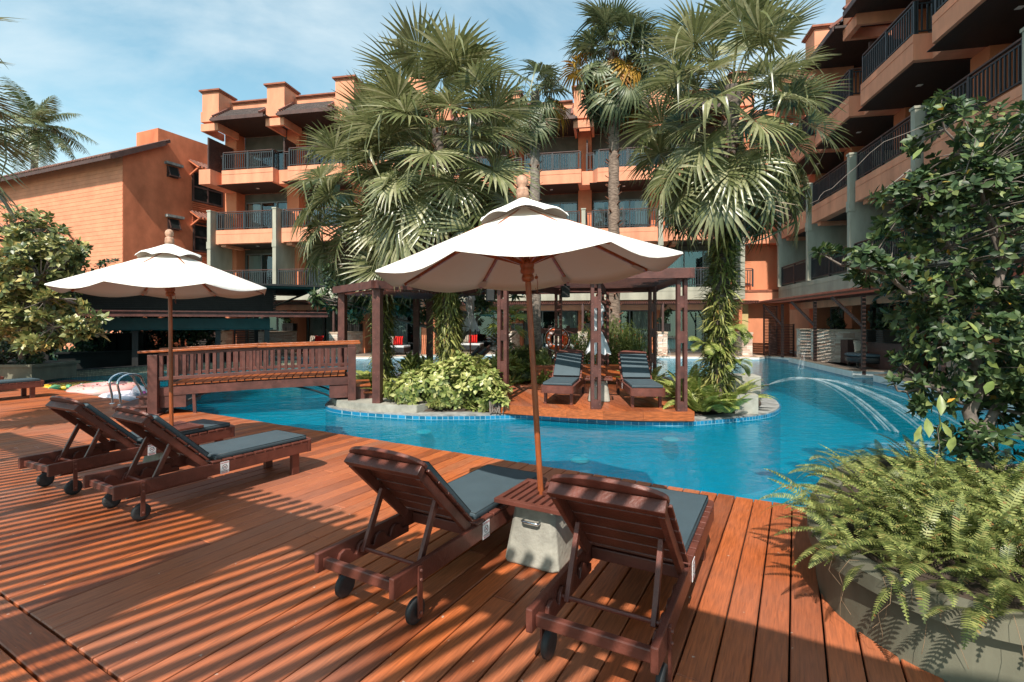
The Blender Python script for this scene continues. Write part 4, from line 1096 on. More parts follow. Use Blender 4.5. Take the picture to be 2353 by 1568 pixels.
def stone_wall(mb, x0, x1, y0, y1, z0, z1, rnd, cap=True):
    """courses of split stones on all faces"""
    mb.box(x0+.04, x1-.04, y0+.04, y1-.04, z0, z1-.05, 0)
    z = z0
    while z < z1-.09:
        h = rnd.choice((.065, .085, .10)); z2 = min(z+h, z1-.08)
        for fx, (a0, a1, b, s) in enumerate(((x0, x1, y0, 'x'), (x0, x1, y1, 'x'), (y0, y1, x0, 'y'), (y0, y1, x1, 'y'))):
            a = a0
            while a < a1-.02:
                l = min(rnd.uniform(.18, .42), a1-a); pr = rnd.uniform(-.018, .018)
                if a1-a-l < .08: l = a1-a
                if s == 'x':
                    yy = (b-pr*.5-.012, b+.05) if b == y0 else (b-.05, b+pr*.5+.012)
                    mb.box(a+.003, a+l-.003, yy[0], yy[1], z+.003, z2-.003)
                else:
                    xx = (b-pr*.5-.010, b+.05) if b == x0 else (b-.05, b+pr*.5+.010)
                    mb.box(xx[0], xx[1], a+.003+.0501*(a == a0), a+l-.003-.0501*(a+l >= a1-.01), z+.003, z2-.003)
                a += l
        z = z2
    if cap:
        a = x0-.03
        while a < x1+.02: l = min(.34, x1+.03-a); mb.box(a+.002, a+l-.002, y0-.03, y1+.03, z1-.078, z1, 1); a += l

def facade(root, n, kind, seed=0, ends=(True, True), extra_back=6.0):
    rnd = random.Random(seed); L = n*BP
    wl_ = MB()                                          # the body behind everything
    wl_.box(-.2, L+.2, 2.9, extra_back, -.3, 13.0, 0); wl_.build('wall', 'orange_wall', root)
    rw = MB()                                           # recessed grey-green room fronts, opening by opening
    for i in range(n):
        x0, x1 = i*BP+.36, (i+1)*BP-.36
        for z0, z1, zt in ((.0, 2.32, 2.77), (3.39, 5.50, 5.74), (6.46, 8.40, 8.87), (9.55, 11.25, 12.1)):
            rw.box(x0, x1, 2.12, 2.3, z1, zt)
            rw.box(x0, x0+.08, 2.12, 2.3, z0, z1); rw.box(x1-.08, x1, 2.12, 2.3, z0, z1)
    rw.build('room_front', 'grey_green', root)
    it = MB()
    for i in range(n): it.box(i*BP+.2, (i+1)*BP-.2, 2.75, 2.89, 0, 12.1)  # dark panels behind the glass, the rooms' shade put into their colour
    it.build('room_shade_panel', 'interior', root)
    b = MB(); b.box(-.12 if ends[0] else 0, L+.12, -.05, 2.12, ZB0, ZB1)
    b.box(-.12, L+.12, -.062, -.05, ZB1-.19, ZB1-.175)
    b.build('green_band', 'pale_green', root)
    b = MB(); b.box(-.1, L+.1, .47, .64, 2.26, ZB0-.002); b.build('lintel_beam', 'orange_slab', root)
    for i in range(n+1):
        x = i*BP
        f = MB(); f.box(x-.10, x+.10, -.12, 2.11, ZB1+.001, 7.45); f.box(x-.125, x+.125, -.145, 2.112, 7.45, 7.52); f.box(x-.125, x+.125, -.145, .05, S2a-.25, S2a+.12)
        f.build('party_fin', 'pale_green', root)
        column(root, x, 1.45, 2.118, 0, ZB0-.001); column(root, x, 1.45, 2.118, ZB1+.001, ZC-.001)
        sy = -.35 if (i == 0 and kind == 'far' and seed == 1) else .45
        s = MB(); s.box(x+.13, x+.19, sy, 1.44, S3b, 11.26)
        for k in range(22): s.box(x+.118, x+.202, sy+.05, 1.40, S3b+.05+k*.073, S3b+.095+k*.073)
        s.build('louvred_screen', 'brown_trim', root)
        # bracket under the roof and parapet pier above
        k = MB(); k.box(x-.52, x+.52, -.08, .10, 11.72, 12.10); k.box(x-.52, x-.40, .10, 1.45, 11.72, 12.10); k.box(x+.40, x+.52, .10, 1.45, 11.72, 12.10)
        k.build('roof_bracket', 'orange_slab', root)
        p = MB(); p.box(x-.55, x+.55, -.05, 1.1, 12.22, 12.75); p.box(x-.50, x+.50, 0, 1.1, 12.75, 13.76, 0)
        p.box(x-.56, x+.56, -.06, 1.16, 13.76, 13.82, 1); p.box(x-.62, x+.62, -.12, 1.22, 13.82, 13.90, 1); p.build('parapet_pier', ['orange_slab', 'brown_parapet'], root)
    for i in range(n):
        x0 = i*BP; x1 = x0+BP
        p = MB(); p.box(x0+.551, x1-.551, .85, 1.08, 12.2, 13.42, 0); p.box(x0+.621, x1-.621, .78, 1.14, 13.42, 13.48, 1); p.box(x0+.621, x1-.621, .72, 1.20, 13.48, 13.55, 1); p.build('parapet', ['orange_slab', 'brown_parapet'], root)
        # small tiled eave between the piers
        e = MB(); ys = [-.42, .72]; zs = [12.24, 13.10]; nr = 9
        for r_ in range(nr):
            t0, t1 = r_/nr, (r_+1)/nr; a = (ys[0]+(ys[1]-ys[0])*t0, zs[0]+(zs[1]-zs[0])*t0); c = (ys[0]+(ys[1]-ys[0])*t1, zs[0]+(zs[1]-zs[0])*t1)
            xx = x0+.56
            while xx < x1-.57:
                ww = min(.26, x1-.56-xx); e.add([(xx+.004,a[0],a[1]+.03),(xx+ww-.004,a[0],a[1]+.03),(xx+ww-.004,c[0],c[1]),(xx+.004,c[0],c[1]),(xx+.004,a[0],a[1]),(xx+ww-.004,a[0],a[1]),(xx+ww-.004,c[0],c[1]-.04),(xx+.004,c[0],c[1]-.04)], [(0,1,2,3),(4,7,6,5),(0,4,5,1),(1,5,6,2),(2,6,7,3),(3,7,4,0)], 0)
                xx += .26
        e.box(x0+.40, x1-.40, -.46, -.43, 12.06, 12.25, 1)
        for xs in (x0+.555, x1-.60): e.beam((xs+.02,-.50,12.28),(xs+.02,.72,13.19), .11, .09, 2)
        e.build('tiled_eave', ['roof_tile', 'brown_trim', 'red_eave'], root)
        s = MB(); s.box(x0+.3, x1-.3, -.42, 2.12, 12.101, 12.19); s.build('roof_soffit', 'soffit', root)
        # level 3 balcony: stepped front
        sl = MB(); sl.prism([(x0+.72,-.05),(x1-.12,-.05),(x1-.12,.42),(x1+.10 if i < n-1 else x1,.42),(x1+.10 if i < n-1 else x1,2.1),(x0+.10 if i else x0-.1,2.1),(x0+.10 if i else x0-.1,.42),(x0+.46,.42)], S3a, S3b, 0)
        sl.prism([(x0+.735,-.064),(x1-.105,-.064),(x1-.105,-.05),(x0+.735,-.05)], S3b-.22, S3b-.205, 0)
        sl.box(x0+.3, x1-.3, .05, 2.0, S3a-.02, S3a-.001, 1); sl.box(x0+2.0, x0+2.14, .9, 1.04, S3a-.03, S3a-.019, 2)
        bo = sl.build('balcony', ['orange_slab', 'soffit', 'lamp_white'], root)
        r = railing(x0+.78, .02, x1-.18, .02, S3b); q = railing(x1-.18, .06, x1-.18, .46, S3b); w_ = railing(x0+.14, .48, x0+.50, .48, S3b)
        for o in (q, w_): r.add(o.v, o.f); r.m[-len(o.f):] = o.m
        r.build('railing', ['railing', 'brown_trim'], bo)
        # level 2 balcony between the fins
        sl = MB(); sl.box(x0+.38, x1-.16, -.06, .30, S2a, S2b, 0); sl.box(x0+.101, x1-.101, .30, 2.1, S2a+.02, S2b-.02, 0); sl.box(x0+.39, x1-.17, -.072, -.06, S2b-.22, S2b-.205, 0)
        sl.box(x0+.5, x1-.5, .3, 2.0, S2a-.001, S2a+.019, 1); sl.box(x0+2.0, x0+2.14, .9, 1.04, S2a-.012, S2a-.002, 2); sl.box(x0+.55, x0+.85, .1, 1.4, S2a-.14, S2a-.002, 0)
        bo = sl.build('balcony', ['orange_slab', 'soffit', 'lamp_white'], root)
        r = railing(x0+.44, .0, x1-.22, .0, S2b); q = railing(x0+.13, .36, x0+.44, .36, S2b); r.add(q.v, q.f); r.m[-len(q.f):] = q.m
        r.build('railing', ['railing', 'brown_trim'], bo)
        railing(x0+.16, .04, x1-.16, .04, ZB1).build('railing', ['railing', 'brown_trim'], root)
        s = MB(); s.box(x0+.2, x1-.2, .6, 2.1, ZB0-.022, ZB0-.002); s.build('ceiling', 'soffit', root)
        for z0, z1 in ((.02, 2.32), (3.39, 5.50), (6.45, 8.40), (9.55, 11.25)):
            window(root, x0+.45, x1-.45, z0, z1, panes=3, cur=(1, rnd.random() < .25, 1), seed=rnd.random())
        pl_ = MB(); pl_.box(x0+1.7, x0+2.05, 2.10, 2.119, 2.42, 2.53); pl_.build('door_plaque', 'plaque', root)
mat('brown_parapet', (.27, .085, .045), .8, .3, 3, bump=.3, bscale=12)
mat('red_eave', (.20, .075, .055), .7, .3, 4, bump=.2)
mat('plaque', (.16, .04, .035), .6, .1, bump=0)

def awning(root, L, y0=-1.15, y1=.45, z=2.60, posts=(), flip=1):
    a = MB(); x = .05
    while x < L: a.box(x, x+.045, y0, y1, z, z+.055); x += .105
    a.box(0, L, y0+.10, y0+.16, z-.06, z-.001); a.box(0, L, y1-.12, y1-.06, z-.06, z-.001)
    ao = a.build('slatted_awning', 'painted_wood', root)
    for x in posts:
        p = MB(); p.box(x-.05, x+.05, y0+.10, y0+.19, 1.16, z-.061); p.build('awning_post', 'brown_trim', root)
        q = MB(); q.beam((x, y1-.1, z-.75), (x, y0+.5, z-.12), .07, .07); q.build('awning_brace', 'brown_trim', root)

GA = math.atan2(-.19, 1)                                # heading of the far facades
left_b = empty('hotel_building', (-15.93, 26.45, 0), GA, 'left part of the orange four-storey hotel, nearest the plain orange house', 'hotel')
facade(left_b, 3, 'far', 1)
awning(left_b, 3*BP, posts=(BP, 2*BP))
mid_b = empty('hotel_building', (-3.85, 27.41, 0), GA, 'middle part of the orange hotel behind the island palms, facing us', 'hotel')
facade(mid_b, 4, 'far', 2)
awning(mid_b, 4*BP+.5, posts=(0, BP, 2*BP, 3*BP))
WA = math.atan2(-.98, -.2)
MB().box(-.32, .36, -.42, 1.9, S3a-.05, S3b+.001).build('end_bracket', 'orange_slab', left_b)
wing = empty('hotel_building', (13.4, 25.0, 0), WA, 'right wing of the orange hotel running towards us in the shade', 'hotel')
facade(wing, 5, 'wing', 3)
awning(wing, 5*BP, y0=-1.25, posts=())
MB().box(-5, -.201, 1.9, 8.0, -.2, 13.0).build('end_wall', 'orange_wall', wing)
for k in range(5):
    p = MB(); p.box(k*BP+1.9, k*BP+2.0, -.55, -.45, .0, 2.47); p.build('awning_post', 'brown_trim', wing)
    q = MB(); q.beam((k*BP+1.95, -.5, 1.5), (k*BP+1.2, -1.1, 2.47), .08, .08); q.build('awning_brace', 'brown_trim', wing)
# link between the middle block and the wing: a plain orange stair wall with slab ends
st = MB(); st.box(15.55, 18.4, 2.6, 3.2, 0, 13.0, 0)
for z in (ZB0-.1, S2a, S3a): st.box(15.5, 18.35, 1.9, 2.599, z, z+.62, 1); st.box(15.5, 18.35, 1.86, 1.899, z+.55, z+.66, 2)
st.build('stair_wall', ['orange_wall', 'orange_slab', 'brown_parapet'], mid_b)
MB().box(15.6, 16.3, 2.4, 2.598, 0, 2.6).build('corridor', 'yellow_wall', mid_b)
for z in (ZB1+.1, S2a+.62): railing(15.5, 1.95, 16.4, 1.95, z).build('railing', ['railing', 'brown_trim'], mid_b)
# timber louvre screen in the corner
sc = empty('louvre_screen', (12.35, 24.6, 0), 0, 'brown timber louvre screen in the corner between the two hotel wings', 'screen')
s = MB()
for x in (0, .62): s.box(x, x+.06, -.03, .03, 0, 2.45)
for k in range(32): s.box(.06, .62, -.02, .02, .06+k*.075, .10+k*.075)
s.build('upper_panel', 'brown_trim', sc)
s = MB()
for x in (-.1, 1.05): s.box(x, x+.06, -.75, -.69, 0, 1.55)
for k in range(20): s.box(-.04, 1.05, -.74, -.70, .06+k*.075, .10+k*.075)
s.build('lower_panel', 'brown_trim', sc)

# the plain orange house to the left, seen corner-on
HA = math.atan2(.92, .39)                               # local x runs away from us along the stucco face, local y along the siding face to the left
hs = empty('orange_house', (-20.2, 26.0, 0), HA, 'plain orange house with clapboard side and tiled roof, left of the hotel', 'house')
b = MB(); D = 14
b.box(1.75, 12, 0, 1.9, -.2, 12.35); b.box(1.76, 12, 1.9, D, -.2, 11.2); b.plate([(0,-.2),(1.75,-.2),(1.75,11.35),(0,10.35)], 0, D, axis='y')
b.build('stucco_wall', 'stucco', hs)
b = MB(); z = -.1
while z < 10.3: b.plate([(-.016,z),(-.020,z+.004),(-.014,z+.212),(0,z+.212)], .02, D, axis='y'); z += .22
b.build('siding', 'siding', hs)
b = MB()
b.add([(-.75,-.35,10.05),(-.75,D,10.05),(2.2,D,11.75),(2.2,-.35,11.75),(-.75,-.35,9.93),(-.75,D,9.93),(2.2,D,11.63),(2.2,-.35,11.63)], [(0,3,2,1),(4,5,6,7),(0,1,5,4),(1,2,6,5),(2,3,7,6),(3,0,4,7)], 1)
for i in range(58):
    y = -.33+i*.245
    b.tube([(-.80,y,10.07),(2.15,y,11.77)], .062, 6, 0)
b.box(-.78, -.74, -.36, D, 9.86, 10.04, 1); b.beam((-.76,-.38,9.98),(1.9,-.38,11.52), .05, .26, 1)
ro = b.build('roof', ['red_tile', 'brown_trim'], hs)
for x, z in ((2.2, 9.8), (2.25, 6.85)):
    w = MB(); w.box(x, x+.62, -.06, .02, z, z+.62); w.add([(x+.02,-.065,z+.60),(x+.60,-.065,z+.60),(x+.60,-.26,z+.05),(x+.02,-.26,z+.05)], [(0,1,2,3)], 1)
    for a in ((x+.02,.0),(x+.56,.0)): w.beam((a[0]+.02,-.065,z+.60),(a[0]+.02,-.27,z+.05), .05, .04, 0)
    w.beam((x,-.27,z+.05),(x+.62,-.27,z+.05), .05, .05, 0)
    w.box(x-.12, x+.82, -.22, 0, z+.68, z+.82, 2)
    w.build('window', ['brown_trim', 'interior', 'dark_concrete'], hs)
for x0, z0 in ((3.65, 8.75), (3.7, 5.8)):
    w = MB(); w.box(x0, x0+1.9, -.05, .02, z0, z0+1.75, 1)
    for xx in (x0, x0+.9, x0+1.82): w.box(xx, xx+.09, -.09, -.051, z0, z0+1.75, 0)
    for zz in (z0, z0+.82, z0+1.66): w.box(x0, x0+1.91, -.10, -.091, zz, zz+.09, 0)
    w.build('window', ['brown_trim', 'interior'], hs)
    lv = MB()
    for k in range(12): lv.box(x0, x0+1.9, -.07, -.005, z0-.12-k*.115, z0-.06-k*.115)
    lv.build('louvred_panel', 'stucco', hs)
    h = MB(); h.add([(x0-.2,-.85,z0+1.85),(x0+2.0,-.85,z0+1.85),(x0+2.0,0,z0+2.35),(x0-.2,0,z0+2.35),(x0-.2,-.85,z0+1.78),(x0+2.0,-.85,z0+1.78),(x0+2.0,0,z0+2.28),(x0-.2,0,z0+2.28)], [(0,1,2,3),(4,7,6,5),(0,4,5,1),(1,5,6,2),(2,6,7,3),(3,7,4,0)], 0)
    for i in range(10): h.tube([(x0-.1+i*.22,-.88,z0+1.87),(x0-.1+i*.22,0,z0+2.38)], .05, 5, 1)
    for a in (x0-.1, x0+1.85): h.beam((a,-.02,z0+1.5),(a,-.7,z0+1.82), .08, .08, 0)
    h.build('window_hood', ['stucco', 'red_tile'], hs)
MB().box(2.2, 2.9, -.04, -.002, 9.93, 10.3).build('patch', 'stucco', hs)

# lattice mast on the hotel roof
ms_ = empty('antenna_mast', (18.4, 24.5, 12.5), 0, 'thin grey lattice mast on the roof of the right wing', 'mast')
m_ = MB()
for a in range(3): m_.tube([(.18*math.cos(a*2.09), .18*math.sin(a*2.09), 0), (.14*math.cos(a*2.09), .14*math.sin(a*2.09), 9)], .03, 5)
for k in range(26):
    for a in range(3):
        m_.tube([(.17*math.cos(a*2.09), .17*math.sin(a*2.09), k*.34), (.17*math.cos(a*2.09+2.09), .17*math.sin(a*2.09+2.09), k*.34+.34)], .012, 4, 0, False)
m_.build('lattice', 'aluminium', ms_)

# ================================================================ TERRACES ALONG THE FAR SIDE OF THE POOL
def far(x, off):                                        # a point off metres in front of the far facade line
    return (x, 26.45 - .19*(x+15.93) - off) if x < -4.2 else (x, 27.41 - .19*(x+3.85) - off)
tb = MB(); te = MB(); tt = MB()
edge = [far(-20, 1.6), far(-9.5, 1.6), far(-6.5, 1.3), (-3.5, 24.9), (-1.0, 25.5), far(2, 1.5), far(11.4, 1.35), (12.3, 24.2), (12.9, 22.2), (12.05, 21.7), (11.55, 19.6), (10.7, 15.7), (11.9, 15.5), (12.1, 14.9), (10.6, 14.6), (9.6, 10.5), (9.0, 7.0), (20, 7.0), (20, 34), (-24, 34), (-24, 26.5)]
tb.prism(edge, -1.4, .0).build('terrace', 'paving', kind='structure')
for i in range(16):
    a, b = Vector((*edge[i], 0)), Vector((*edge[i+1], 0)); d = (b-a).normalized(); nr = Vector((d.y, -d.x, 0))
    hz = .0 if i < 9 else .10
    te.beam(a+nr*.02-d*.03+Vector((0,0,-.042+hz*.5)), b+nr*.02+d*.03+Vector((0,0,-.042+hz*.5)), .05, .10+hz, 0)
    te.beam(a-nr*.18+Vector((0,0,.011+hz)), b-nr*.18+Vector((0,0,.011+hz)), .46, .022, 1)
    tt.beam(a+nr*.03+Vector((0,0,-.20)), b+nr*.03+Vector((0,0,-.20)), .05, .22, 0)
te.build('terrace_kerb', ['white_coping', 'tan_coping'], kind='structure'); tt.build('terrace_tile_edge', 'blue_tile', kind='structure')

def party_wall(frame, x, y0, y1, label, hw=.22, top=1.16, cat='wall'):
    t = empty('stone_wall', frame.matrix_basis @ Vector((x, y0, 0)), frame.rotation_euler.z, label, cat, 'stone garden walls along the terraces')
    b = MB(); stone_wall(b, -hw, hw, 0, y1-y0, 0, top, random.Random(hash(label) % 999 if False else int(x*7)+3)); b.build('stonework', ['split_stone', 'tan_coping'], t)
    s = MB(); s.tube([(0,0,.82),(0,-.09,.83),(0,-.12,.80)], .015, 6); s.build('spout', 'chrome', t)
    return t
def jet(x, y, z, dx, dy, reach, label, up=.12, r0=.006, r1=.05, zend=WZ+.01, n=14, strands=3):
    t = empty('water_jet', (x, y, z), 0, label, 'water jet'); b = MB(); rnd = random.Random(int(x*31))
    for s in range(strands):
        k = rnd.uniform(.62 if strands > 8 else .86, 1.06); jx, jy = rnd.uniform(-.06,.06), rnd.uniform(-.05,.05)
        pts = []; H = z-zend
        for i in range(n+1):
            t_ = i/n; q = t_*reach*k; zz = 4*up*t_ - (4*up+H)*t_*t_
            pts.append(((dx+jx)*q, (dy+jy)*q, zz))
        b.tube(pts, [r0+(r1-r0)*(i/n)**1.5*k for i in range(n+1)], 7, 0, False)
    b.build('stream', 'spray', t)
    d = MB(); vs = []
    for j in range(20): a = 2*PI*j/20; rr = .16*(1+.3*math.sin(3*a+x)); vs.append((dx*reach*.97+rr*math.cos(a)*1.4, dy*reach*.97+rr*math.sin(a), -z+zend+.004))
    d.add(vs, [tuple(range(20))]); d.build('foam', 'spray', t)
    return t
def mw(fr, x, y, z=0): return fr.matrix_basis @ Vector((x, y, z))
bpy.context.view_layer.update()
lab = ['stone wall with a spout at the left end of the far terrace', 'second stone wall from the left on the far terrace, seen over the bridge rail', 'stone wall on the far terrace just right of the bridge, behind the plumeria']
for i in range(1, 3): party_wall(left_b, i*BP, -1.05, 2.0, lab[i])
party_wall(left_b, -.1, -1.0, 2.0, lab[0])
lab2 = ['stone pier behind the small fan palm, left of the red lifebuoy', 'stone pier with a spouting water jet, right of the lifebuoy', 'stone pier seen between the rear posts of the island pergola', 'stone pier at the right end of the middle terrace, by the yellow corridor']
for i, k in enumerate((1, 2, 3, 4)): party_wall(mid_b, k*BP, -.95, 1.9, lab2[i])
for i, (fr, k) in enumerate(((left_b, 1), (mid_b, 1), (mid_b, 2), (mid_b, 3))):
    p = mw(fr, k*BP, -1.1, .83)
    jet(p.x, p.y, p.z, -.8 if i == 2 else .12, -.6 if i == 2 else -.99, .85, ['thin water jet falling from the stone wall seen over the bridge', 'thin water jet from the stone pier by the small fan palm', 'white fan of water spraying left from the stone pier by the lifebuoy', 'thin water jet from the stone pier between the pergola posts'][i], r1=.09 if i == 2 else .03, strands=5 if i == 2 else 2)
# stone walls on the right terrace
t = empty('stone_wall', (11.72, 19.5, .1), -R(22), 'long low stone wall on the right terrace, a jet spouting from its corner', 'wall', 'stone garden walls along the terraces')
b = MB(); rs = random.Random(8); stone_wall(b, 0, 3.4, 0, .42, 0, 1.26, rs); b.build('stonework', ['split_stone', 'tan_coping'], t)
t = empty('stone_wall', (12.2, 21.2, .1), R(-11), 'stone wall standing behind the jet on the right terrace, in shade', 'wall', 'stone garden walls along the terraces')
b = MB(); stone_wall(b, 0, 2.4, 0, .4, 0, 1.26, rs); b.build('stonework', ['split_stone', 'tan_coping'], t)
t = empty('stone_wall', (12.0, 13.6, .1), R(8), 'stone wall behind the dark tree at the right edge', 'wall', 'stone garden walls along the terraces')
b = MB(); stone_wall(b, 0, 4.5, 0, .42, 0, 1.2, rs); b.build('stonework', ['split_stone', 'tan_coping'], t)
jet(11.72, 19.55, .93, -.72, -.70, 1.5, 'water jet arcing from the corner of the right stone wall', r1=.03, strands=3, up=.08)

# daybeds with cushions
def cushion(mb, c, w, h, d, rz, tilt, m):
    X = Matrix.Translation(c) @ Matrix.Rotation(rz, 4, 'Z') @ Matrix.Rotation(tilt, 4, 'X'); n = 8; vs = []; fs = []
    for s in (-1, 1):
        for i in range(n+1):
            for j in range(n+1):
                u, v = i/n*2-1, j/n*2-1; b = (max(0, (1-u**4))*max(0, (1-v**4)))**.5
                vs.append(X @ Vector((u*w/2*(1-.06*(1-abs(v))), s*d/2*b, v*h/2*(1-.06*(1-abs(u))))))
    for s in range(2):
        for i in range(n):
            for j in range(n): a = s*(n+1)**2+i*(n+1)+j; fs.append((a, a+1, a+n+2, a+n+1))
    mb.add(vs, fs, m, True)
def daybed(x, y, z, rz, label, cl, seed=0, round_=False):
    t = empty('daybed', (x, y, z), rz, label, 'daybed', 'black daybeds on the terraces')
    b = MB()
    if round_: b.lathe([(.62,.17),(.70,.19),(.72,.36),(.66,.38)], 32)
    else: b.box(-.75, .75, -.45, .45, .12, .36)
    b.build('base', 'black_vinyl', t, bevel=.01)
    c = MB()
    if round_: c.lathe([(.66,.382),(.72,.40),(.72,.46),(.66,.485)], 32)
    else: c.box(-.74, .74, -.44, .44, .362, .46)
    c.build('mattress', 'cushion' if round_ else 'grey_canvas', t, bevel=.02)
    for sx in (-1, 1):
        for sy in (-1, 1): MB().box(sx*.5-.03, sx*.5+.03, sy*.36-.03, sy*.36+.03, 0, .169 if round_ else .119).build('leg', 'black_plastic', t)
    for k, (dx, m_, nm) in enumerate(((-.16, 'beige_cloth', 'beige'), (.20, 'red_cloth', 'red'))):
        q = MB(); cushion(q, (0,0,0), .48, .46, .15, 0, 0, 0); p = Matrix.Translation((x,y,z)) @ Matrix.Rotation(rz, 4, 'Z') @ Vector((dx, .22-.1*k, .70))
        o = q.build('cushion', m_); o.location = p; o.rotation_euler = (R(-16), 0, rz+R(6*k)); tag(o, cl[k], 'cushion', nm+' cushions on the daybeds')
daybed(12.15, 17.0, .1, R(-14), 'round black daybed in front of the right stone wall', ['beige cushion on the round daybed by the right stone wall', 'red cushion on the round daybed by the right stone wall'], round_=True)
def fd(fr, x, y, lab_, c1, c2):
    p = mw(fr, x, y); daybed(p.x, p.y, p.z, GA, lab_, [c1, c2])
fd(left_b, BP+1.6, .9, 'daybed on the far terrace just above the right end of the bridge rail', 'beige cushion on the daybed above the bridge rail', 'red cushion on the daybed above the bridge rail')
fd(left_b, 2*BP+2.2, .9, 'daybed behind the plumeria trunk, between the rear pergola posts', 'beige cushion on the daybed behind the plumeria', 'red cushion on the daybed behind the plumeria')
fd(mid_b, 1.3, .9, 'daybed behind the folded rear parasol', 'beige cushion on the daybed behind the folded rear parasol', 'red cushion on the daybed behind the folded rear parasol')
fd(mid_b, BP+2.6, .6, 'daybed just right of the lifebuoy on the far terrace', 'beige cushion on the daybed right of the lifebuoy', 'red cushion on the daybed right of the lifebuoy')

# raised planter boxes with bushy plants beside the columns
def leafy_blob(ells, n, L, tpl, per, mat_, loc_, inner=.4, spread=(40,85)):
    P, A = shell_points([(e[0]-loc_[0], e[1]-loc_[1], e[2]-loc_[2], *e[3:]) for e in ells], n, RNG, inner)
    return P, A, rosettes(P, A, per, L, tpl, spread)
def potted(x, y, z, label, h=.9, m_='dark_leaf', hb=.42, w=.34, group='slatted planters with bushy plants on the terraces'):
    t = empty('slatted_planter', (x, y, z), GA, label, 'planter', group)
    b = MB(); b.box(-w+.03, w-.03, -.17, .17, 0, hb-.03, 1)
    for k in range(6): b.box(-w, w, -.2, .2, .01+k*hb/6, (k+.72)*hb/6)
    b.build('box', ['black_slat', 'soil'], t)
    P, A, (v, f) = leafy_blob([(0,0,hb+h*.5, .36,.28,h*.55)], 90, .13, LEAF, 6, m_, (0,0,0))
    np_mesh('foliage', v, f, m_, t)
pots = [(left_b, BP+.1, 1.0, 'dark bushy plant in a slatted box on the stone wall above the bridge rail'), (left_b, 2*BP+.1, .9, 'dark bushy plant in a slatted box behind the plumeria'),
        (mid_b, BP+.25, .6, 'dark bushy plant in a slatted box above the pier by the small fan palm'), (mid_b, 2*BP+.2, .5, 'dark bushy plant in a slatted box right of the lifebuoy'),
        (mid_b, 3*BP+.2, .5, 'small leafy plant in a slatted box between the rear pergola posts'), (left_b, -.1, .9, 'trailing plant in a slatted box seen through the pool bar')]
for fr, x, y, l_ in pots: p = mw(fr, x, y, 1.165); potted(p.x, p.y, p.z, l_)
for k, (x, l_) in enumerate(((5.0, 'dark shrub in a slatted box on the right terrace, left one'), (8.3, 'dark shrub in a slatted box on the right terrace, middle one'), (9.3, 'dark shrub in a slatted box on the right terrace, right one'))):
    p = mw(wing, x, .6, 1.0); t = p; potted(p.x, p.y, .98, l_, h=1.0, w=.5)
for k, (x, l_) in enumerate(((4.4, 'dark stone ledge under the left planter boxes of the right terrace'), (8.0, 'dark stone ledge under the right planter boxes of the right terrace'))):
    t = empty('planter_ledge', mw(wing, x, .35), WA, l_, 'wall'); MB().box(-.6, 2.1, 0, .5, .1, .975).build('ledge_wall', 'brown_trim', t)

# ================================================================ BRIDGE
N1 = Vector((-6.32, 8.83, 0)); N2 = Vector((-3.15, 9.85, 0)); bd = (N2-N1).normalized(); bp_ = Vector((-bd.y, bd.x, 0)); BL = (N2-N1).length
BA = math.atan2(bd.y, bd.x)
br = empty('footbridge', N1, BA, 'small brown timber footbridge arching from the deck to the island', 'bridge')
BW = 1.05
def arch(x): t = x/BL; return .515 + .095*t + .018*math.sin(PI*max(0, min(1, t)))
for s in (0, 1):
    yy = s*BW
    for i, x in enumerate((0, BL)):
        p = MB(); zt = 1.07+(.09 if i else 0); p.box(x-.075, x+.075, yy-.075, yy+.075, -.02 if not i else .10, zt)
        if not i: p.box(x-.12, x+.12, yy-.12, yy+.12, 0, .035)
        p.build('post', 'bridge_wood', br, bevel=.006)
    ra = MB(); n = 28
    for a, b in ((-.22, BL*.5), (BL*.5, BL+.16)):
        ra.beam((a, yy, arch(a)+.61), (b, yy, arch(b)+.62), .15, .038)
    ra.build('handrail', 'oiled_wood', br, bevel=.005)
    rl = MB()
    rl.beam((.08, yy, arch(0)+.555), (BL*.5, yy, arch(BL/2)+.565), .06, .05); rl.beam((BL*.5, yy, arch(BL/2)+.565), (BL-.08, yy, arch(BL)+.555), .06, .05)
    rl.beam((.08, yy, arch(0)+.13), (BL*.5, yy, arch(BL/2)+.13), .075, .06); rl.beam((BL*.5, yy, arch(BL/2)+.13), (BL-.08, yy, arch(BL)+.13), .075, .06)
    rl.build('rail', 'bridge_wood', br, bevel=.004)
    for i in range(1, n):
        x = BL*i/n; p = MB(); p.box(x-.026, x+.026, yy-.034, yy+.034, arch(x)+.16, arch(x)+.535); p.build('baluster', 'bridge_wood', br)
    sg = MB()
    for i in range(10): a, b = BL*i/10, BL*(i+1)/10; sg.beam((a, yy*.86+.07, arch(a)-.115), (b, yy*.86+.07, arch(b)-.115), .07, .15)
    sg.build('stringer', 'bridge_wood', br)
    for x0, sx in ((.12, 1), (BL-.12, -1)):                # curved steel brace
        c = MB(); pts = [(x0+sx*(.02+1.25*t), yy*.8+.1, .02+.42*math.sin(t*PI/2)**.8) for t in [i/10 for i in range(11)]]
        c.tube(pts, .02, 6); c.build('steel_brace', 'black_plastic', br)
pk = MB(); x = .22
while x < BL-.25:
    z = arch(x+.06); a = math.atan2(arch(x+.13)-arch(x), .13); pk.beam((x, BW/2, z), (x+.118, BW/2, z+math.tan(a)*.118), BW-.16+.10, .034); x += .136
pk.build('deck_planks', 'oiled_wood', br, bevel=.004)
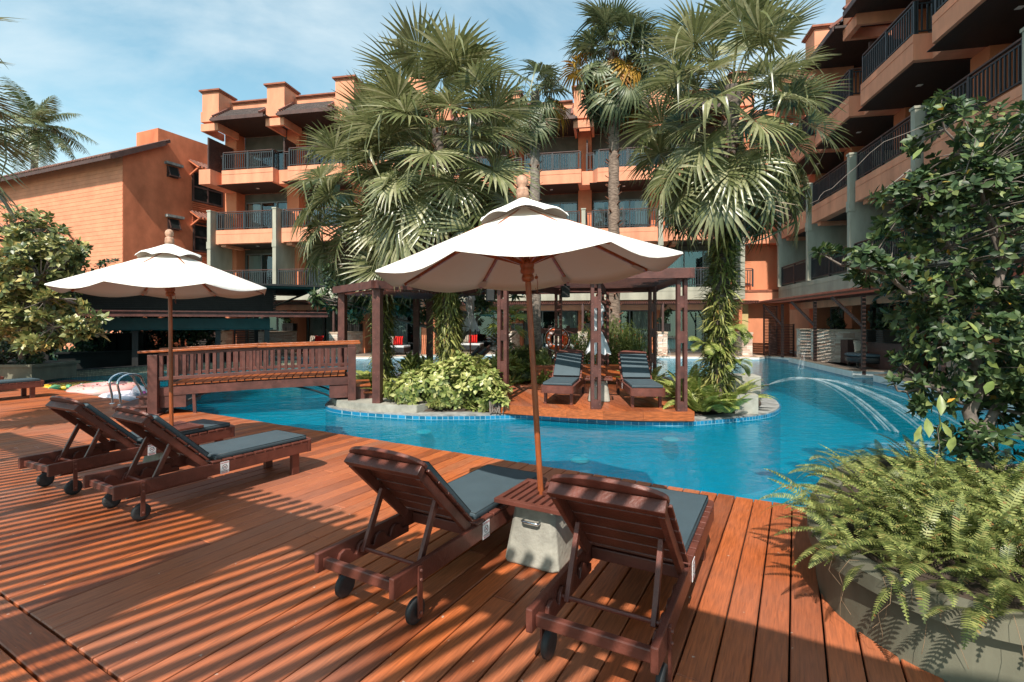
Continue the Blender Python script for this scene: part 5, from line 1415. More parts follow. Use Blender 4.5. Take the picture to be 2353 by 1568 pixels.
for k, (x0, x1, z, y0, y1) in enumerate(((-.62, -.10, .17, .02, 1.02), (-.30, .10, .335, .10, .95), (BL-.05, BL+.36, .40, .05, 1.0), (BL+.22, BL+.62, .26, .05, 1.0))):
    s = MB(); s.box(x0, x1, y0, y1, z-.035, z, 0); s.box(x0+.03, x1-.03, y0+.03, y1-.03, .0 if k < 2 else .1, z-.036, 1); s.build('step', ['oiled_wood' if k > 1 else 'bridge_wood', 'bridge_wood'], br, bevel=.004)
s = MB(); s.box(.08, .48, .05, 1.0, .12, .36); s.build('abutment', 'bridge_wood', br)
s = MB(); s.box(BL-.42, BL-.08, .05, 1.0, .16, .40); s.build('abutment', 'bridge_wood', br)
s = MB(); s.beam((.62, .07, -.06), (.60, .07, .40), .05, .05, up=(0,1,0)); s.build('prop', 'bridge_wood', br)

# ================================================================ POOL LADDER
ld = empty('pool_ladder', (-8.02, 10.12, 0), -UA, 'shiny steel pool ladder with two hooped rails beside the footbridge', 'ladder')
for x in (0, .34):
    pts = [(x,-.05,0), (x,-.06,.2), (x,-.10,.40)] + [(x, .12-.22*math.cos(a), .43+.17*math.sin(a)) for a in [PI*i/10 for i in range(0, 11)]] + [(x,.42,.28),(x,.56,-.05),(x,.62,-.8)]
    MB().tube(pts, .021, 12).build('rail', 'chrome', ld)
    MB().lathe([(.021,.002),(.055,.003),(.05,.014),(.022,.02)], 16, 0, (x,-.05,0)).build('collar', 'chrome', ld)
for z in (-.3, -.6): MB().box(.0, .34, .58, .64, z, z+.02).build('tread', 'chrome', ld)

# ================================================================ POOL FLOATS
def blob_ring(mb, R0, r_, n=36, k=12, m=0, mfun=None, sx=1, sy=1, c=(0,0,0), squash=.7):
    vs = []; fs = []; ms = []
    for i in range(n):
        a = 2*PI*i/n
        for j in range(k):
            b = 2*PI*j/k; rr = R0+r_*math.cos(b); vs.append((c[0]+rr*math.cos(a)*sx, c[1]+rr*math.sin(a)*sy, c[2]+r_*squash*math.sin(b)))
    for i in range(n):
        for j in range(k):
            fs.append((i*k+j, ((i+1) % n)*k+j, ((i+1) % n)*k+(j+1) % k, i*k+(j+1) % k))
            b = 2*PI*(j+.5)/k; ms.append(mfun(math.cos(b), math.sin(b)) if mfun else m)
    o = len(mb.f); mb.add(vs, fs, m, True); mb.m[o:] = ms
fx, fy = uv(DU+.66, -14.9)
f1 = empty('doughnut_float', (fx, fy, WZ+.05), 0, 'pink doughnut pool float with coloured sprinkles by the deck edge', 'pool float')
b = MB(); blob_ring(b, .50, .24, 44, 14, 0, lambda c, s: 0 if s > -.1 else 1); b.build('ring', ['float_pink', 'beige_cloth'], f1)
s = MB(); rs = random.Random(4)
for i in range(70):
    a = rs.uniform(0, 6.28); q = rs.uniform(-.8, .8); r_ = .50+.24*math.sin(q*1.3); z = .17*math.cos(q*1.3)+.004; d = rs.uniform(0, 6.28)
    p = Vector((r_*math.cos(a), r_*math.sin(a), z)); t_ = Vector((math.cos(d), math.sin(d), 0))*.028
    s.beam(p-t_, p+t_, .016, .008, rs.choice((0,0,1,2)))
s.build('sprinkles', ['sprinkle_brown', 'float_white', 'float_green'], f1)
fx, fy = uv(DU+.60, -16.75)
f2 = empty('pineapple_float', (fx, fy, WZ+.05), R(35), 'yellow pineapple pool float with green leaves, leftmost in the water', 'pool float')
b = MB(); vs = []; n = 14; m2 = 28
b.lathe([(.02,-.10),(.30,-.10),(.50,-.06),(.56,0),(.50,.07),(.30,.11),(.02,.12)], 32); b.build('body', 'float_yellow', f2)
b = MB()
for i in range(-5, 6):
    for sg in (-1, 1):
        pts = []
        for j in range(9):
            u_ = (j/8-.5)*1.0; x = i*.11+sg*u_*.55; y = u_
            r_ = math.hypot(x, y)
            if r_ < .52: pts.append((x, y, .125-.2*max(0, r_-.25)**1.2*1.6))
        if len(pts) > 2: b.tube(pts, .008, 4, 0, False)
b.build('quilting', 'sprinkle_brown', f2)
for i in range(5):
    a = R(-60+(i-2)*24); b = MB(); b.tube([(.45*math.cos(a), .45*math.sin(a), .02), (.68*math.cos(a), .68*math.sin(a), .05), (.92*math.cos(a), .92*math.sin(a), .06)], [.06,.07,.012], 8); b.build('leaf', 'float_green', f2)
fx, fy = uv(DU+.40, -13.25)
f3 = empty('bird_float', (fx, fy, WZ+.05), R(-25), 'white swan-like pool float with a magenta beak, nearest the ladder', 'pool float')
b = MB(); blob_ring(b, .34, .15, 32, 12, 0); b.build('body_ring', 'float_white', f3)
b = MB(); b.tube([(.30,0,.05),(.42,0,.14),(.50,0,.20),(.60,0,.19),(.68,0,.13)], [.10,.09,.10,.09,.06], 12); b.build('head', 'float_white', f3)
b = MB(); b.tube([(.68,0,.13),(.74,0,.07),(.76,0,.0)], [.058,.05,.02], 10); b.build('beak', 'float_magenta', f3)

# ================================================================ ISLAND PERGOLA
pg2 = empty('island_pergola', (.9, 10.2, .15), 0, 'brown timber pergola over the loungers on the island', 'pergola')
def L2(p): return (p[0]-.9, p[1]-10.2, p[2]-.15)
def twin_post(par, o, x, y, z0, z1, ang, w=.17, d=.10, gap=.062):
    """post of two planks joined by spacer blocks, open slots between"""
    b = MB(); X = Matrix.Translation(o((x, y, 0))) @ Matrix.Rotation(ang, 4, 'Z'); b.X = X
    pl_ = (w-gap)/2; b.box(-w/2, -w/2+pl_, -d/2, d/2, z0, z1); b.box(w/2-pl_, w/2, -d/2, d/2, z0, z1)
    z = z0; H = z1-z0
    for k in range(5):
        zc = z0+.06+H*k/4.0 - (.12 if k == 4 else 0); b.box(-gap/2-.001, gap/2+.001, -d/2+.008, d/2-.008, max(z0, zc-.10), min(z1, zc+.10))
        for s in (-1, 1): b.tube([(s*w*.36, -d/2-.004, zc+.03*s), (s*w*.36, -d/2+.004, zc+.03*s)], .011, 6, 1)
    b.build('post', ['bridge_wood', 'bolt'], par)
posts = {'C': (-.17,9.54), 'D': (1.44,8.62), 'E': (2.85,8.42), 'F': (1.14,12.3), 'G': (2.25,12.1), 'H': (3.28,11.7)}
zt = 2.52
for k, (x, y) in posts.items(): twin_post(pg2, L2, x, y, .15-.15+.0 if False else 0.15, zt, {'C': R(-25), 'D': 0, 'E': R(0), 'F': R(-20), 'G': 0, 'H': R(5)}[k], w=.20 if k == 'C' else .17)
def bm(a, b, z=zt-.06, w=.05, h=.17, ext=.12):
    A = Vector((*a, z)); B = Vector((*b, z)); d = (B-A).normalized(); m = MB(); m.beam(L2(A-d*ext), L2(B+d*ext), w, h); return m.build('beam', 'bridge_wood', pg2, bevel=.004)
P_ = posts; dy = .095
bm((P_['C'][0]-.05, P_['C'][1]-dy), (P_['D'][0], P_['D'][1]-dy)); bm((P_['D'][0], P_['D'][1]-dy-.055), (P_['E'][0]+.05, P_['E'][1]-dy-.03))
bm((P_['E'][0]+.13, P_['E'][1]-.05), (P_['H'][0]+.12, P_['H'][1])); bm(P_['F'], P_['G'], zt-.09); bm(P_['G'], P_['H'], zt-.09); bm((P_['D'][0]+.02, P_['D'][1]+.06), P_['G'], zt-.12)
bm((P_['C'][0]+.12, P_['C'][1]), P_['F'], zt-.12); bm((P_['C'][0]-.13, P_['C'][1]-.05), (-.9, 12.6), zt-.1); bm((-.9, 12.6), P_['F'], zt-.1)
s = MB()
for i in range(26):
    t_ = (i+.5)/26; a = Vector((*P_['D'], 0)).lerp(Vector((*P_['G'], 0)), t_); c = Vector((*P_['E'], 0)).lerp(Vector((*P_['H'], 0)), t_)
    s.beam(L2((a.x, a.y, zt-.05)), L2((c.x, c.y, zt-.05)), .06, .035)
for i in range(30):
    t_ = (i+.5)/30; a = Vector((*P_['C'], 0)).lerp(Vector((*P_['F'], 0)), t_); c = Vector((*P_['D'], 0)).lerp(Vector((*P_['G'], 0)), t_)
    s.beam(L2((a.x, a.y, zt-.03)), L2((c.x, c.y, zt-.03)), .06, .035)
for i in range(24):
    t_ = (i+.5)/24; a = Vector((*P_['C'], 0)).lerp(Vector((-.9, 12.6, 0)), t_); c = Vector((*P_['C'], 0)).lerp(Vector((*P_['F'], 0)), t_)
    s.beam(L2((a.x, a.y, zt-.07)), L2((c.x, c.y, zt-.07)), .05, .035)
s.build('roof_slats', 'bridge_wood', pg2)

pg3 = empty('entrance_pergola', (-2.55, 9.5, .115), 0, 'brown timber arch of posts and slats where the footbridge lands, by the left palms', 'pergola')
def L3(p): return (p[0]+2.55, p[1]-9.5, p[2]-.115)
def solid_post(par, o, x, y, z0, z1, w, ang=0):
    b = MB(); b.X = Matrix.Translation(o((x,y,0))) @ Matrix.Rotation(ang, 4, 'Z'); b.box(-w/2, w/2, -w/2, w/2, z0, z1)
    for k, z in enumerate((.5, .58, 1.15, 1.22, 1.95, 2.02)): b.tube([(w*.2*(-1)**k, -w/2-.006, z+z0), (w*.2*(-1)**k, -w/2+.004, z+z0)], .012, 6, 1)
    b.build('post', ['bridge_wood', 'bolt'], par, bevel=.004)
za = 2.36
solid_post(pg3, L3, -2.55, 9.5, .115, za+.04, .155, R(-8)); solid_post(pg3, L3, -3.72, 11.0, .115, za, .15, R(-8))
solid_post(pg3, L3, -2.52, 13.2, .0, za, .15); solid_post(pg3, L3, -2.20, 13.4, .0, za, .16)
def bm3(a, b, z=za-.01, h=.15):
    A = Vector((*a, z)); B = Vector((*b, z)); d = (B-A).normalized(); m = MB(); m.beam(L3(A-d*.18), L3(B+d*.18), .05, h); m.build('beam', 'bridge_wood', pg3, bevel=.004)
bm3((-2.60,9.40), (-3.83,10.93)); bm3((-2.50,9.40), (-.95,10.9)); bm3((-3.72,11.08), (-2.5,13.2)); bm3((-2.4,13.3), (-.9,12.0))
s = MB()
for i in range(26):
    t_ = (i+.5)/26; a = Vector((-2.55,9.5,0)).lerp(Vector((-.95,11.0,0)), t_); c = Vector((-3.72,11.0,0)).lerp(Vector((-2.3,13.2,0)), t_)
    s.beam(L3((a.x, a.y, za-.10)), L3((c.x, c.y, za-.10)), .05, .035)
s.build('roof_slats', 'bridge_wood', pg3)
# loudspeaker boxes under the beams
for (x, y, z, l_) in ((1.02, 9.6, 2.12, 'black loudspeaker under the pergola beam above the lifebuoy'), (-.42, 9.6, 2.05, 'black loudspeaker under the pergola beam by the ferned palm')):
    t = empty('loudspeaker', (x, y, z), R(10), l_, 'loudspeaker', 'black loudspeakers under the pergola')
    b = MB(); b.box(-.075, .075, -.07, .07, 0, .22); b.build('cabinet', 'black_plastic', t, bevel=.008)
    b = MB(); b.box(-.062, .062, -.078, -.071, .015, .205); b.build('grille', 'black_slat', t)
    b = MB(); b.box(-.02, .02, -.02, .02, .221, .30); b.build('bracket', 'black_plastic', t)
# bench along the back of the platform
bn = empty('bench', (1.35, 12.25, .15), R(-6), 'low reddish timber bench along the back of the island platform', 'bench')
b = MB(); b.box(-.9, 1.7, -.22, .22, .40, .45); b.build('seat', 'oiled_wood', bn, bevel=.004)
b = MB(); b.box(-.86, 1.66, -.18, -.14, .12, .399); b.build('front_board', 'oiled_wood', bn)
for x in (-.8, .4, 1.6): MB().box(x-.04, x+.04, -.13, .18, 0, .399).build('leg', 'bridge_wood', bn)

# lifebuoy on its stand
ls = empty('lifebuoy_stand', (1.22, 13.0, .05), R(4), 'brown timber stand carrying the lifebuoy', 'stand')
b = MB(); b.box(-.28, -.20, -.04, .04, 0, 1.50); b.build('post', 'bridge_wood', ls)
b = MB(); b.box(.20, .28, -.04, .04, 0, 1.50); b.build('post', 'bridge_wood', ls)
b = MB(); b.box(-.48, .48, -.055, -.041, 1.30, 1.44); b.box(-.40, .40, -.055, -.041, .55, .65); b.build('cross_board', 'bridge_wood', ls)
lbp = (1.16, 12.93, 1.20)
lb = empty('lifebuoy', lbp, R(4), 'orange lifebuoy lettered FOR RESCUE ONLY hanging on its stand', 'lifebuoy')
b = MB(); n = 40; k = 12; vs = []; fs = []; R0, r_ = .225, .062
for i in range(n):
    a = 2*PI*i/n
    for j in range(k): q = 2*PI*j/k; vs.append(((R0+r_*math.cos(q))*math.cos(a), -r_*.75*math.sin(q), (R0+r_*math.cos(q))*math.sin(a)))
for i in range(n):
    for j in range(k): fs.append((i*k+j, ((i+1) % n)*k+j, ((i+1) % n)*k+(j+1) % k, i*k+(j+1) % k))
b.add(vs, fs, 0, True)
lbr = b.build('ring', 'life_orange', lb)
b = MB(); word = 'FOR RESCUE ONLY'; a0 = R(222); st_ = -R(13.6)
for i, ch in enumerate(word):
    if ch == ' ': continue
    v, f = text_mesh(ch, .088); a = a0+st_*i; ca, sa = math.cos(a), math.sin(a)
    b.add([((R0+p[1])*ca + p[0]*sa, -r_*.75-.004+.10*abs(p[1])*.4, (R0+p[1])*sa - p[0]*ca) for p in v], f, 0)
b.build('lettering', 'white_sign', lbr)
b = MB()
for a in (R(45), R(135), R(225), R(315)): b.tube([((R0+r_*1.02*math.cos(q))*math.cos(a), -r_*.78*math.sin(q), (R0+r_*1.02*math.cos(q))*math.sin(a)) for q in [2*PI*j/12 for j in range(13)]], .008, 5, 0, False)
b.tube([((R0+.095)*math.cos(2*PI*i/32), -.01, (R0+.095)*math.sin(2*PI*i/32)-.01*(i % 8 == 4)) for i in range(33)], .006, 5, 0, False)
b.build('grab_rope', 'white_sign', lb)

# concrete blocks with the big jet
cbk = empty('concrete_block', (4.28, 9.25, -.02), R(-12), 'lower weathered concrete block at the island edge', 'block')
MB().box(-.20, .20, -.22, .22, 0, .36).build('block', 'concrete', cbk, bevel=.012)
cb2 = empty('concrete_block', (4.55, 9.95, .0), R(-8), 'upper pale concrete block with the green pipe nozzle', 'block')
MB().box(-.30, .30, -.25, .25, .26, .60).build('block', 'concrete', cb2, bevel=.012); MB().box(-.25, .05, -.15, .20, 0, .259).build('pedestal', 'dark_concrete', cb2)
nz_ = MB(); nz_.tube([(.30,-.08,.42),(.36,-.08,.42)], .06, 12); nz_.tube([(.36,-.08,.42),(.40,-.09,.41)], .04, 10); nz_.build('green_nozzle', 'nozzle_green' if 'nozzle_green' in MATS else 'tarp', cb2)
nz_ = MB(); nz_.tube([(.40,-.09,.41),(.47,-.11,.42)], .02, 8); nz_.build('nozzle_tip', 'black_plastic', cb2)
p0 = Vector((4.55, 9.95, 0)) + Matrix.Rotation(R(-8), 3, 'Z') @ Vector((.47,-.11,.42))
jet(p0.x, p0.y, p0.z, .50, -.86, 3.1, 'long water jet arcing from the concrete block across the pool to the right', up=.30, r0=.005, r1=.017, strands=16, n=22)
fo = MB(); rs = random.Random(2); vs = []
for k in range(26):
    cx_, cy_ = 5.25+rs.uniform(-.1, 1.1), 7.05+rs.uniform(-.16, .16); rr = rs.uniform(.04, .16); c_ = []
    for j in range(9): a = 2*PI*j/9; c_.append((cx_+rr*1.8*math.cos(a)-5.6, cy_+rr*.55*math.sin(a)*(1+.3*rs.random())-7.1, WZ+.006+k*.0004))
    fo.add(c_, [tuple(range(9))])
tag(fo.build('splash_foam', 'spray', loc=(5.6, 7.1, 0)), 'streak of white foam where the water jets land on the right', 'foam', kind='stuff')
# underwater lamps in the island's flank
for x, y, l_ in ((-1.55, 8.80, 'round white underwater lamp below the left end of the island'), (2.62, 8.25, 'round white underwater lamp below the right half of the island'), (.95, 7.0, 'round white lamp on the pool floor in front of the island platform')):
    t = empty('pool_lamp', (x, y, -.30), 0, l_, 'pool lamp', 'round underwater pool lamps'); MB().lathe([(.02,0),(.13,.0),(.14,.02),(.10,.04),(.02,.045)], 20).build('lens', 'lamp_white', t)

# ================================================================ POOL BAR (left)
mw_ = [(-14.6,14.95),(-13.6,16.0),(-12.9,17.1),(-11.6,18.6),(-9.6,19.6),(-8.4,19.9)]
bw = empty('mosaic_bar_wall', (-12.9, 17.1, WZ), 0, 'low curved mosaic-tiled wall of the sunken pool bar', 'wall')
b = MB()
for a, c in zip(mw_[:-1], mw_[1:]):
    A = Vector((a[0]+12.9, a[1]-17.1, 0)); C_ = Vector((c[0]+12.9, c[1]-17.1, 0)); d = (C_-A).normalized()
    b.beam(A-d*.02+Vector((0,0,-.48)), C_+d*.02+Vector((0,0,-.48)), .16, 1.4, 0); b.beam(A-d*.03+Vector((0,0,.235)), C_+d*.03+Vector((0,0,.235)), .30, .028, 1)
b.build('tiled_wall', ['mosaic', 'black_slat'], bw)
bar = empty('pool_bar', (-13.0, 17.2, 0), R(31), 'dark pool bar pavilion with black slatted upper wall and green blinds', 'pavilion')
ba = MB(); ba.box(-2.8, 6.2, -.95, -.87, 1.83, 1.99); ba.box(-2.8, 6.2, -1.0, -.82, 1.99, 2.03); ba.build('fascia', 'bridge_wood', bar)
ba = MB(); ba.box(-2.7, 5.2, -.85, 5.5, 1.95, 1.98); ba.build('lower_roof', 'black_slat', bar)
ba = MB()
for k in range(13): ba.box(-2.2, 4.45, .0, .04, 2.05+k*.072, 2.09+k*.072)
for k in range(13): ba.box(4.41, 4.45, .05, 4.0, 2.05+k*.072, 2.09+k*.072)
ba.box(-2.1, 4.35, .08, .10, 2.0, 3.0, 0); ba.build('slatted_wall', 'black_slat', bar)
ba = MB(); up = [(-3.2,-.9,2.92),(5.9,-.9,2.92),(5.9,5.2,2.92),(-3.2,5.2,2.92)]
ba.add(up+[(p[0],p[1],2.99) for p in up], [(0,3,2,1),(4,5,6,7),(0,1,5,4),(1,2,6,5),(2,3,7,6),(3,0,4,7)])
ba.add([(4.46,.0,2.25),(5.88,-.88,2.915),(5.88,5.1,2.915),(4.46,4.0,2.25)], [(0,1,2,3)]); ba.add([(-2.2,-.02,2.9),(4.46,-.02,2.9),(5.88,-.88,2.915),(-3.1,-.88,2.915)], [(0,1,2,3)])
ba.build('upper_roof', 'tarp', bar)
ba = MB(); ba.box(-3.3, 6.0, -1.0, 5.3, 2.991, 3.06); ba.build('roof_deck', 'black_slat', bar)
ba = MB(); n = 40
ba.box(-2.3, 4.2, -.42, -.39, 1.40, 1.78); ba.tube([(-2.3,-.405,1.39),(4.3,-.405,1.39)], .03, 8); ba.build('rolled_blind', 'tarp', bar)
ba = MB(); ba.box(-2.3, 4.3, 4.9, 4.93, 1.45, 1.8); ba.build('rolled_blind', 'tarp', bar)
for x, y in ((-2.2,-.3),(.05,-.05),(2.5,-.1),(4.1,-.3),(-2.2,5),(1.2,5),(4.1,5)):
    MB().box(x-.085, x+.085, y-.08, y+.08, -.5, 1.95).build('post', 'black_slat', bar)
ba = MB(); ba.box(-2.2, 4.1, 1.2, 1.5, -.4, .55); ba.box(-2.3, 4.2, 1.1, 1.6, .551, .60); ba.build('counter', 'interior', bar)
ba = MB(); ba.box(-2.2, .0, 3.8, 4.1, -.4, 1.2, 0)
for k in range(5): ba.box(-2.2+k*.44, -1.84+k*.44, 3.7, 3.79, .1, 1.1, 0)
ba.build('back_shelves', 'interior', bar)
ba = MB(); ba.box(-2.6, 4.4, -.2, 6, -.52, -.42); ba.build('sunken_floor', 'paving', bar)
# fruit basket on the counter wall
bk = empty('fruit_basket', (-12.05, 18.2, .155), 0, 'white handled basket of yellow fruit on the mosaic bar wall', 'basket')
b = MB(); b.lathe([(.16,0),(.20,.04),(.25,.13),(.235,.13),(.19,.05),(.02,.04)], 20); b.build('bowl', 'white_coping', bk)
b = MB(); b.tube([(.23*math.cos(a), 0, .12+.36*math.sin(a)) for a in [PI*i/14 for i in range(15)]], .012, 6); b.build('handle', 'white_coping', bk)
for k in range(5):
    b = MB(); x = -.14+k*.07; b.tube([(x-.05,-.02,.13),(x,.0+.02*(k % 2),.18),(x+.06,.02,.14)], [.03,.05,.03], 8); b.build('fruit', 'banana', bk)
for k, (x, y, z, l_) in enumerate(((-13.2, 16.7, .16, 'small dark stool-like box on the bar wall left of the basket'),)):
    pass

# louvred partitions and wall plant behind the bar
for x, y, l_ in ((-15.0, 24.6, 'brown louvred partition behind the pool bar, left one'), (-12.9, 24.2, 'brown louvred partition behind the pool bar, right one')):
    t = empty('louvred_partition', (x, y, 0), GA, l_, 'partition', 'brown louvred partitions behind the bar')
    b = MB()
    for k in range(14): b.box(-.55, .55, -.02, .02, .1+k*.085, .15+k*.085)
    b.build('louvres', 'brown_trim', t)
    b = MB(); b.box(-.60, -.551, -.04, .04, 0, 1.32); b.box(.551, .60, -.04, .04, 0, 1.32); b.build('stiles', 'brown_trim', t)

# ================================================================ LEFT PLANTER BOX WITH VARIEGATED TREE
lp = empty('planter_box', (-15.0, 14.4, 0), 0, 'pale green planter box at the left edge, the variegated tree growing in it', 'planter')
b = MB(); b.box(-2.2, 1.78, -.62, .8, 0, .40, 0); b.box(-2.26, 1.84, -.68, .86, .401, .475, 0); b.box(-2.1, 1.7, -.5, .7, .38, .478, 1); b.build('box', ['planter_green', 'soil'], lp)
tb_ = (-13.9, 14.2, .47); vt = empty('variegated_tree', tb_, 0, 'spreading tree with yellow-edged leaf rosettes growing from the left planter box', 'tree')
def q_(p): return (p[0]-tb_[0], p[1]-tb_[1], p[2]-tb_[2])
tr = MB(); bones = []
limb(tr, [q_(tb_), q_((-13.6,13.9,1.0)), q_((-13.0,13.3,1.5)), q_((-12.2,12.6,2.1)), q_((-11.4,12.2,2.7))], .11, .03, 9, 0, bones, .06)
limb(tr, [q_((-13.6,13.9,1.0)), q_((-13.4,13.4,2.0)), q_((-13.0,12.9,3.0)), q_((-12.6,12.5,3.9))], .08, .025, 8, 0, bones, .06)
limb(tr, [q_((-13.0,13.3,1.5)), q_((-12.0,12.7,1.5)), q_((-11.0,12.2,1.55)), q_((-10.1,11.9,1.6))], .05, .014, 7, 0, bones, .05)
limb(tr, [q_((-12.2,12.6,2.1)), q_((-11.3,12.1,2.2)), q_((-10.4,12.0,2.2))], .04, .014, 7, 0, bones, .05)
limb(tr, [q_((-13.4,13.6,1.8)), q_((-14.2,13.2,2.6)), q_((-14.6,12.8,3.4))], .05, .02, 7, 0, bones, .05)
ells = [(-13.0,12.9,3.4, 1.5,1.0,1.15), (-11.6,12.4,3.4,.9,.7,.5), (-11.9,12.4,2.7, .9,.8,.55), (-14.0,13.2,2.6,1.0,.9,1.1), (-12.4,12.6,1.9,1.0,.8,.6), (-11.0,12.1,2.0,.75,.6,.36), (-10.2,11.95,1.62,.45,.4,.28), (-12.0,12.4,1.35,.8,.6,.32), (-9.85,11.85,1.85,.2,.2,.14), (-13.4,13.2,1.3,.8,.6,.4), (-9.95,11.9,1.25,.18,.2,.12)]
P, A = shell_points([(*q_(e[:3]), *e[3:]) for e in ells], 1350, RNG, .45)
v, f = rosettes(P, A, 9, .205, LEAF_OB, (32, 80), .2)
np_mesh('crown', v, f, 'tree_variegated', vt); twigs(tr, P, A, bones, 2, .008); tr.build('trunk', 'twig', vt)
def shrub(name, label, cat, ells, n, L, per, m_, tpl=LEAF, spread=(40,85), group=None, stems=True, kind=None, inner=.4, lo=None):
    c = (sum(e[0] for e in ells)/len(ells), sum(e[1] for e in ells)/len(ells), 0 if lo is None else lo)
    t = empty(name, c, 0, label, cat, group)
    P, A = shell_points([(e[0]-c[0], e[1]-c[1], e[2]-c[2], *e[3:]) for e in ells], n, RNG, inner, .02)
    v, f = rosettes(P, A, per, L, tpl, spread); np_mesh('foliage', v, f, m_, t)
    if stems:
        s = MB()
        for i in range(0, len(P), max(1, len(P)//40)):
            b_ = (random.uniform(-.12,.12), random.uniform(-.12,.12), 0); s.tube([b_, tuple((P[i]+np.array([b_[0],b_[1],0]))/2+np.array([0,0,.05])), tuple(P[i])], [.012,.008,.004], 4, 0, False)
        s.build('stems', 'twig', t)
    return t
shrub('dark_shrub', 'dark leafy shrub under the variegated tree in the left planter box', 'shrub', [(-14.4,14.1,1.0, .9,.5,.6), (-15.6,14.3,1.2,.9,.5,.8), (-13.6,14.2,.8,.4,.4,.35)], 420, .15, 7, 'dark_leaf', lo=.45)
shrub('dark_hedge', 'dark leafy tree behind the pool bar posts', 'tree', [(-15.4,22.0,2.2, 1.7,.8,2.2), (-13.6,21.8,1.4,.8,.6,1.3), (-17.4,22.0,2.0,1.5,.8,2.2)], 1100, .22, 7, 'dark_leaf')
shrub('dark_shrub', 'dark bushes at the far left behind the planter box', 'shrub', [(-19.0,19.5,1.6, 1.8,.8,1.8), (-16.8,19.0,1.0,1.2,.8,1.1)], 700, .22, 7, 'dark_leaf')

# ================================================================ ISLAND PLANTING
def epiphyte_sleeve(name, label, c, z0, z1, r0, r1, n, L, seed, lean=(0,0), H=5, cat='climbing fern', curl=1.0, up=(-.5,.55)):
    rng = np.random.default_rng(seed); t = empty(name, (c[0], c[1], z0), 0, label, cat, 'epiphytes clothing the palm trunks')
    z = rng.uniform(0, 1, n)**.95*(z1-z0); az = rng.uniform(0, 6.28, n); tt = (z+z0)/H
    rr = (r0+(r1-r0)*z/(z1-z0))*rng.uniform(.55, 1.0, n)*(1+.22*np.sin(z*5+az*2))
    out = np.stack([np.cos(az), np.sin(az), np.zeros(n)], -1)
    P = out*rr[:, None]*.6 + np.stack([lean[0]*tt**1.5, lean[1]*tt**1.5, z], -1)
    D = out*rng.uniform(.5, 1.0, (n,1)) + np.array([0,0,1])*rng.uniform(*up, (n,1)) + rng.normal(0, .25, (n,3))
    N = np.array([0,0,1.])-out*.0+rng.normal(0,.25,(n,3))
    v, f = place(*strap_tpl(.05, curl, 5), frames(D, N), P, L*rng.uniform(.5, 1.25, n)); np_mesh('fronds', v, f, 'epiphyte', t)
    return t
palmA = fan_palm('fan_palm', 'big fan palm on the island, tallest crown left of centre, its trunk sheathed in ferns', (-1.32, 10.7, .04), 5.75, .17, .15, 66, 1.0, 1.6, 1.6, 21, nseg=38, tilt=(72,-32), dead=14, lean=(-.25,0), droop=.22)
palmB = fan_palm('fan_palm', 'fan palm left of the big island palm, its trunk behind the entrance pergola', (-3.1, 12.0, .04), 5.3, .16, .15, 46, 1.05, 1.5, 1.3, 22, nseg=36, tilt=(78,-32), dead=14, lean=(-.1,0), droop=.25)
palmC = fan_palm('fan_palm', 'fan palm right of the island pergola, its lower trunk wrapped in ferns', (3.75, 9.15, .04), 5.95, .15, .15, 64, .85, 1.3, 1.6, 23, nseg=36, tilt=(72,-28), dead=20, lean=(.28,0), droop=.28)
epiphyte_sleeve('epiphytic_fern', 'strap-leaved fern sheathing the trunk of the big island palm', (-1.32, 10.7), .3, 3.0, .34, .30, 3000, .25, 31, lean=(-.25,0), H=5.75, curl=.7, up=(-.8,.5))
epiphyte_sleeve('epiphytic_fern', 'strap-leaved fern on the trunk behind the entrance pergola', (-3.1, 12.0), .2, 3.4, .30, .30, 2200, .27, 32, H=5.3, curl=.7, up=(-.8,.5))
epiphyte_sleeve('epiphytic_fern', 'fern and orchid growth wrapping the right island palm trunk', (3.75, 9.15), .45, 3.75, .30, .30, 2800, .27, 33, lean=(.28,0), H=5.2, curl=.55, up=(-.6,.9))
fan_palm('washingtonia_palm', 'tall slim palm with a bare scaly trunk and yellowing fronds, right of centre', (3.05, 15.0, .04), 9.75, .22, .14, 38, .95, .95, .9, 24, mats=('palm_blue',), trunk_mat='palm_bark', nseg=34, tilt=(78,-40), dead=9, droop=.75, boots=True, yellow=.16, skirt=.5)
fan_palm('washingtonia_palm', 'slim bare-trunked palm just left of the tall one, crown behind the big palm', (.72, 15.6, .04), 8.8, .20, .14, 16, .8, .7, .6, 25, mats=('palm_blue',), trunk_mat='bark', nseg=32, tilt=(70,-45), dead=5, droop=.8, yellow=.1, skirt=.4)
fan_palm('fan_palm', 'fan palm reaching in from the left edge over the variegated tree', (-8.55, 6.6, 0), 4.9, .15, .15, 34, .95, 1.15, 1.1, 26, nseg=36, tilt=(75,-22), dead=8, droop=.25)
feather_plant('coconut_palm', 'coconut palm beyond the plain orange house roof, far left', 'palm tree', (-32.3, 33.5, 0), 14.6, 19, 3.3, .95, 27, mat_='coconut_green', r=.22, el=(82,-35), droopy=.55, n=50, lean=(.5,0))

